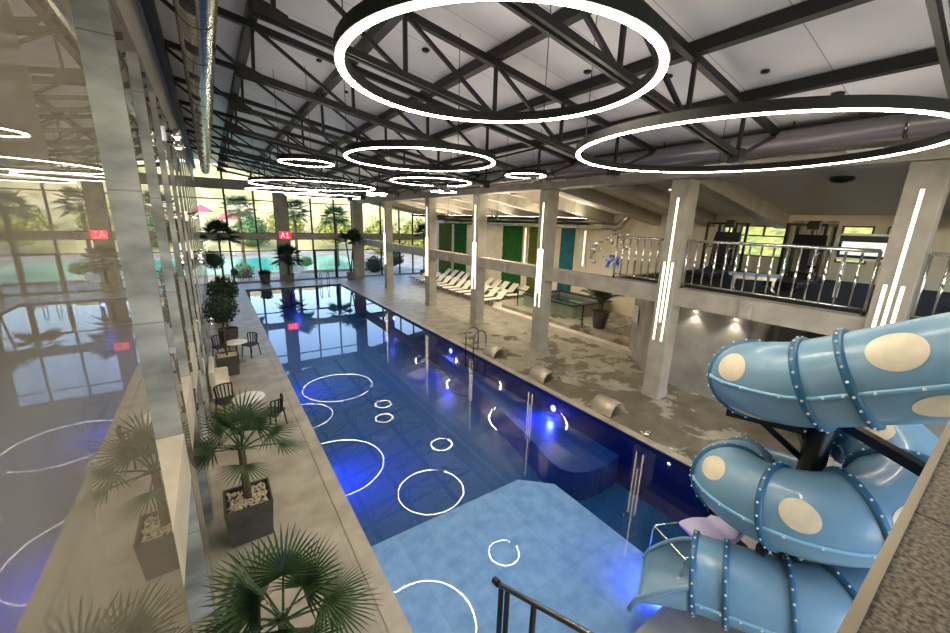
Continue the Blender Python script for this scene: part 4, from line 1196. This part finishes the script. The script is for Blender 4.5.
def bush(x, y, z, R_, label, seed, m_='bush', cat='bush'):
    r = random.Random(seed); m = MB()
    for k in range(900):
        u_ = r.uniform(-.5,1); a = r.uniform(0,2*PI); q = math.sqrt(max(0,1-u_*u_)); rr_ = R_*r.uniform(.7,1.05)
        d = Vector((q*math.cos(a), q*math.sin(a), u_)); p_ = d*rr_
        e_ = Vector((r.uniform(-1,1),r.uniform(-1,1),r.uniform(-1,1))).normalized(); s_ = d.cross(e_).normalized(); L = R_*.24*r.uniform(.6,1.2)
        m.add([p_, p_+e_*L*.5+s_*L*.35, p_+e_*L, p_+e_*L*.5-s_*L*.35], [(0,1,2,3)])
    m.sphere((0,0,0), R_*.75, 12, 8)
    tag(m.build('bush', M[m_], None, False, (x,y,z)), label, cat, 'bushes outside the windows')
for k, (x, y, z, R_, m_, lab) in enumerate((
    (1.9,37.6,.3,.8,'leaf3','low green bush just outside the second window bay'),(-4,62,1.,3.0,'bush','large yellow green bush on the left of the far pool edge'),
    (5.0,66,2.4,2.4,'leaf3','green bush on the slope right of the red sign column'),(16.5,64,3.0,2.6,'bush','tall yellow bush right of the far corner column'),
    (21.5,57,2.0,2.8,'bush','wide yellow bush behind the sixth column'),(28,58,2.0,3.0,'bush','yellow bush at the far right window bay'),
    (10.2,70,3.6,2.6,'bush','yellow green bush behind the two slim palms'),(13.2,37.2,.5,.9,'leaf2','dark low bush just outside the right far windows'),
    (16,39,.9,1.,'leaf2','dark green bush outside the side hall windows'),(7.5,40.5,.7,.55,'leaf3','small round green shrub outside the glass door'))):
    bush(x, y, z, R_, lab, 50+k, m_)
def out_palm(x, y, h, label, seed, m_='leaf'):
    r = random.Random(seed); t = thing('palm_tree', label, 'palm', (x,y,-.1), 0, 'outdoor palm trees')
    trunk(t, 0, h, .16, .13)
    for k in range(20):
        o = fan_frond(2.399*k, -.5+1.8*k/20, .75*r.uniform(.8,1.1), 1.05, 16, 1.6, t, r, M[m_], 'frond', 2.4); o.location = (0,0,h)
out_palm(2.35, 42, 5.6, 'outdoor palm tree seen through the second window bay', 71)
out_palm(7.0, 42, 5.6, 'outdoor palm tree seen right of the red sign column', 72)
out_palm(11.2, 43, 5.2, 'outdoor palm tree behind the far corner column', 73)
def parasol(x, y, h, R_, label):
    t = thing('parasol', label, 'parasol', (x,y,-.1), 0, 'pink parasols outside')
    MB().tube([(0,0,0),(0,0,h)], .04, 8).build('pole', M['white'], t)
    MB().lathe([(.02,h+.25),(R_*.5,h-.05),(R_,h-.45),(R_,h-.6)], (0,0,0), 12).build('canopy', M['pink'], t)
    MB().tube([(0,0,0),(0,0,.1)], .3, 12).build('base', M['potl'], t)
parasol(-.6, 57, 6.0, 1.1, 'pink parasol beyond the outdoor pool at the far left'); parasol(2.2, 58.5, 5.2, 1.2, 'pink parasol behind the outdoor palm of the second bay')
parasol(-3.4, 58, 5.2, 1.2, 'leftmost pink parasol outside')
def out_chair(x, y, rz, label, m_):
    t = thing('garden_chair', label, 'chair', (x,y,-.1), rz, 'garden chairs outside')
    MB().bbox(-.26,.26,-.26,.26,.4,.46,.02).build('seat', M[m_], t); MB().bbox(-.26,.26,.2,.26,.46,.92,.02).build('backrest', M[m_], t)
    for a in (-1,1):
        for c in (-1,1): MB().box(a*.23-.02,a*.23+.02,c*.23-.02,c*.23+.02,0,.4).build('leg', M[m_], t)
for k, (x, y, rz, m_, lab) in enumerate(((1.3,35.6,.3,'black','leftmost garden chair outside the far windows'),(2.1,35.9,2.6,'black','second garden chair from the left outside the far windows'),
    (2.75,35.4,-.5,'white','third garden chair from the left outside, left of the dark pot'),(5.9,36,.4,'white','white garden chair outside right of the red sign column'),(6.4,37,2.7,'white','white garden chair outside the door, farther away'))):
    out_chair(x, y, rz, lab, m_)
struct(MB().box(-30, 15, 38.6, 39, -.1, .12).build('trim_10', M['stone_out']))

# ------------------------------------------------------------------ camera and light
R0 = ((0.823,-0.567,0.0285),)
cam = bpy.data.cameras.new('camera'); co = bpy.data.objects.new('camera', cam); COL.objects.link(co)
th, rl, yw = math.radians(13.9), math.radians(1.68), math.radians(-34.58219446)
r0 = Vector((1,0,0)); d0 = Vector((0,math.cos(th),-math.sin(th))); u0 = Vector((0,math.sin(th),math.cos(th)))
rr_ = r0*math.cos(rl) + u0*math.sin(rl); uu = -r0*math.sin(rl) + u0*math.cos(rl)
Rz = Matrix.Rotation(yw, 3, 'Z'); rr_, uu, dd = Rz@rr_, Rz@uu, Rz@d0
co.matrix_world = Matrix(((rr_.x,uu.x,-dd.x,0),(rr_.y,uu.y,-dd.y,0),(rr_.z,uu.z,-dd.z,5.0),(0,0,0,1)))
cam.sensor_width = 36; cam.lens = 380/950*36; cam.clip_start = .02; cam.clip_end = 500
SC.camera = co
wd = bpy.data.worlds.new('sky'); SC.world = wd; wd.use_nodes = True
N = wd.node_tree.nodes; L = wd.node_tree.links; bg = N['Background']
sk = N.new('ShaderNodeTexSky'); sk.sky_type = 'NISHITA'; sk.sun_disc = False; sk.sun_elevation = math.radians(42); sk.sun_rotation = math.radians(215); sk.dust_density = .6; sk.air_density = 1.0
L.new(sk.outputs[0], bg.inputs['Color']); bg.inputs['Strength'].default_value = .42
sun = bpy.data.lights.new('sun', 'SUN'); sun.energy = 1.9; sun.color = (1,.93,.8); sun.angle = .01
so = bpy.data.objects.new('sun', sun); COL.objects.link(so)
sd = Vector((-.62,-.45,.72)).normalized(); so.rotation_euler = sd.to_track_quat('Z','Y').to_euler()
vs_ = SC.view_settings; vs_.view_transform = 'Standard'; vs_.look = 'None'; vs_.gamma = 1; vs_.exposure = .8; vs_.use_curve_mapping = False
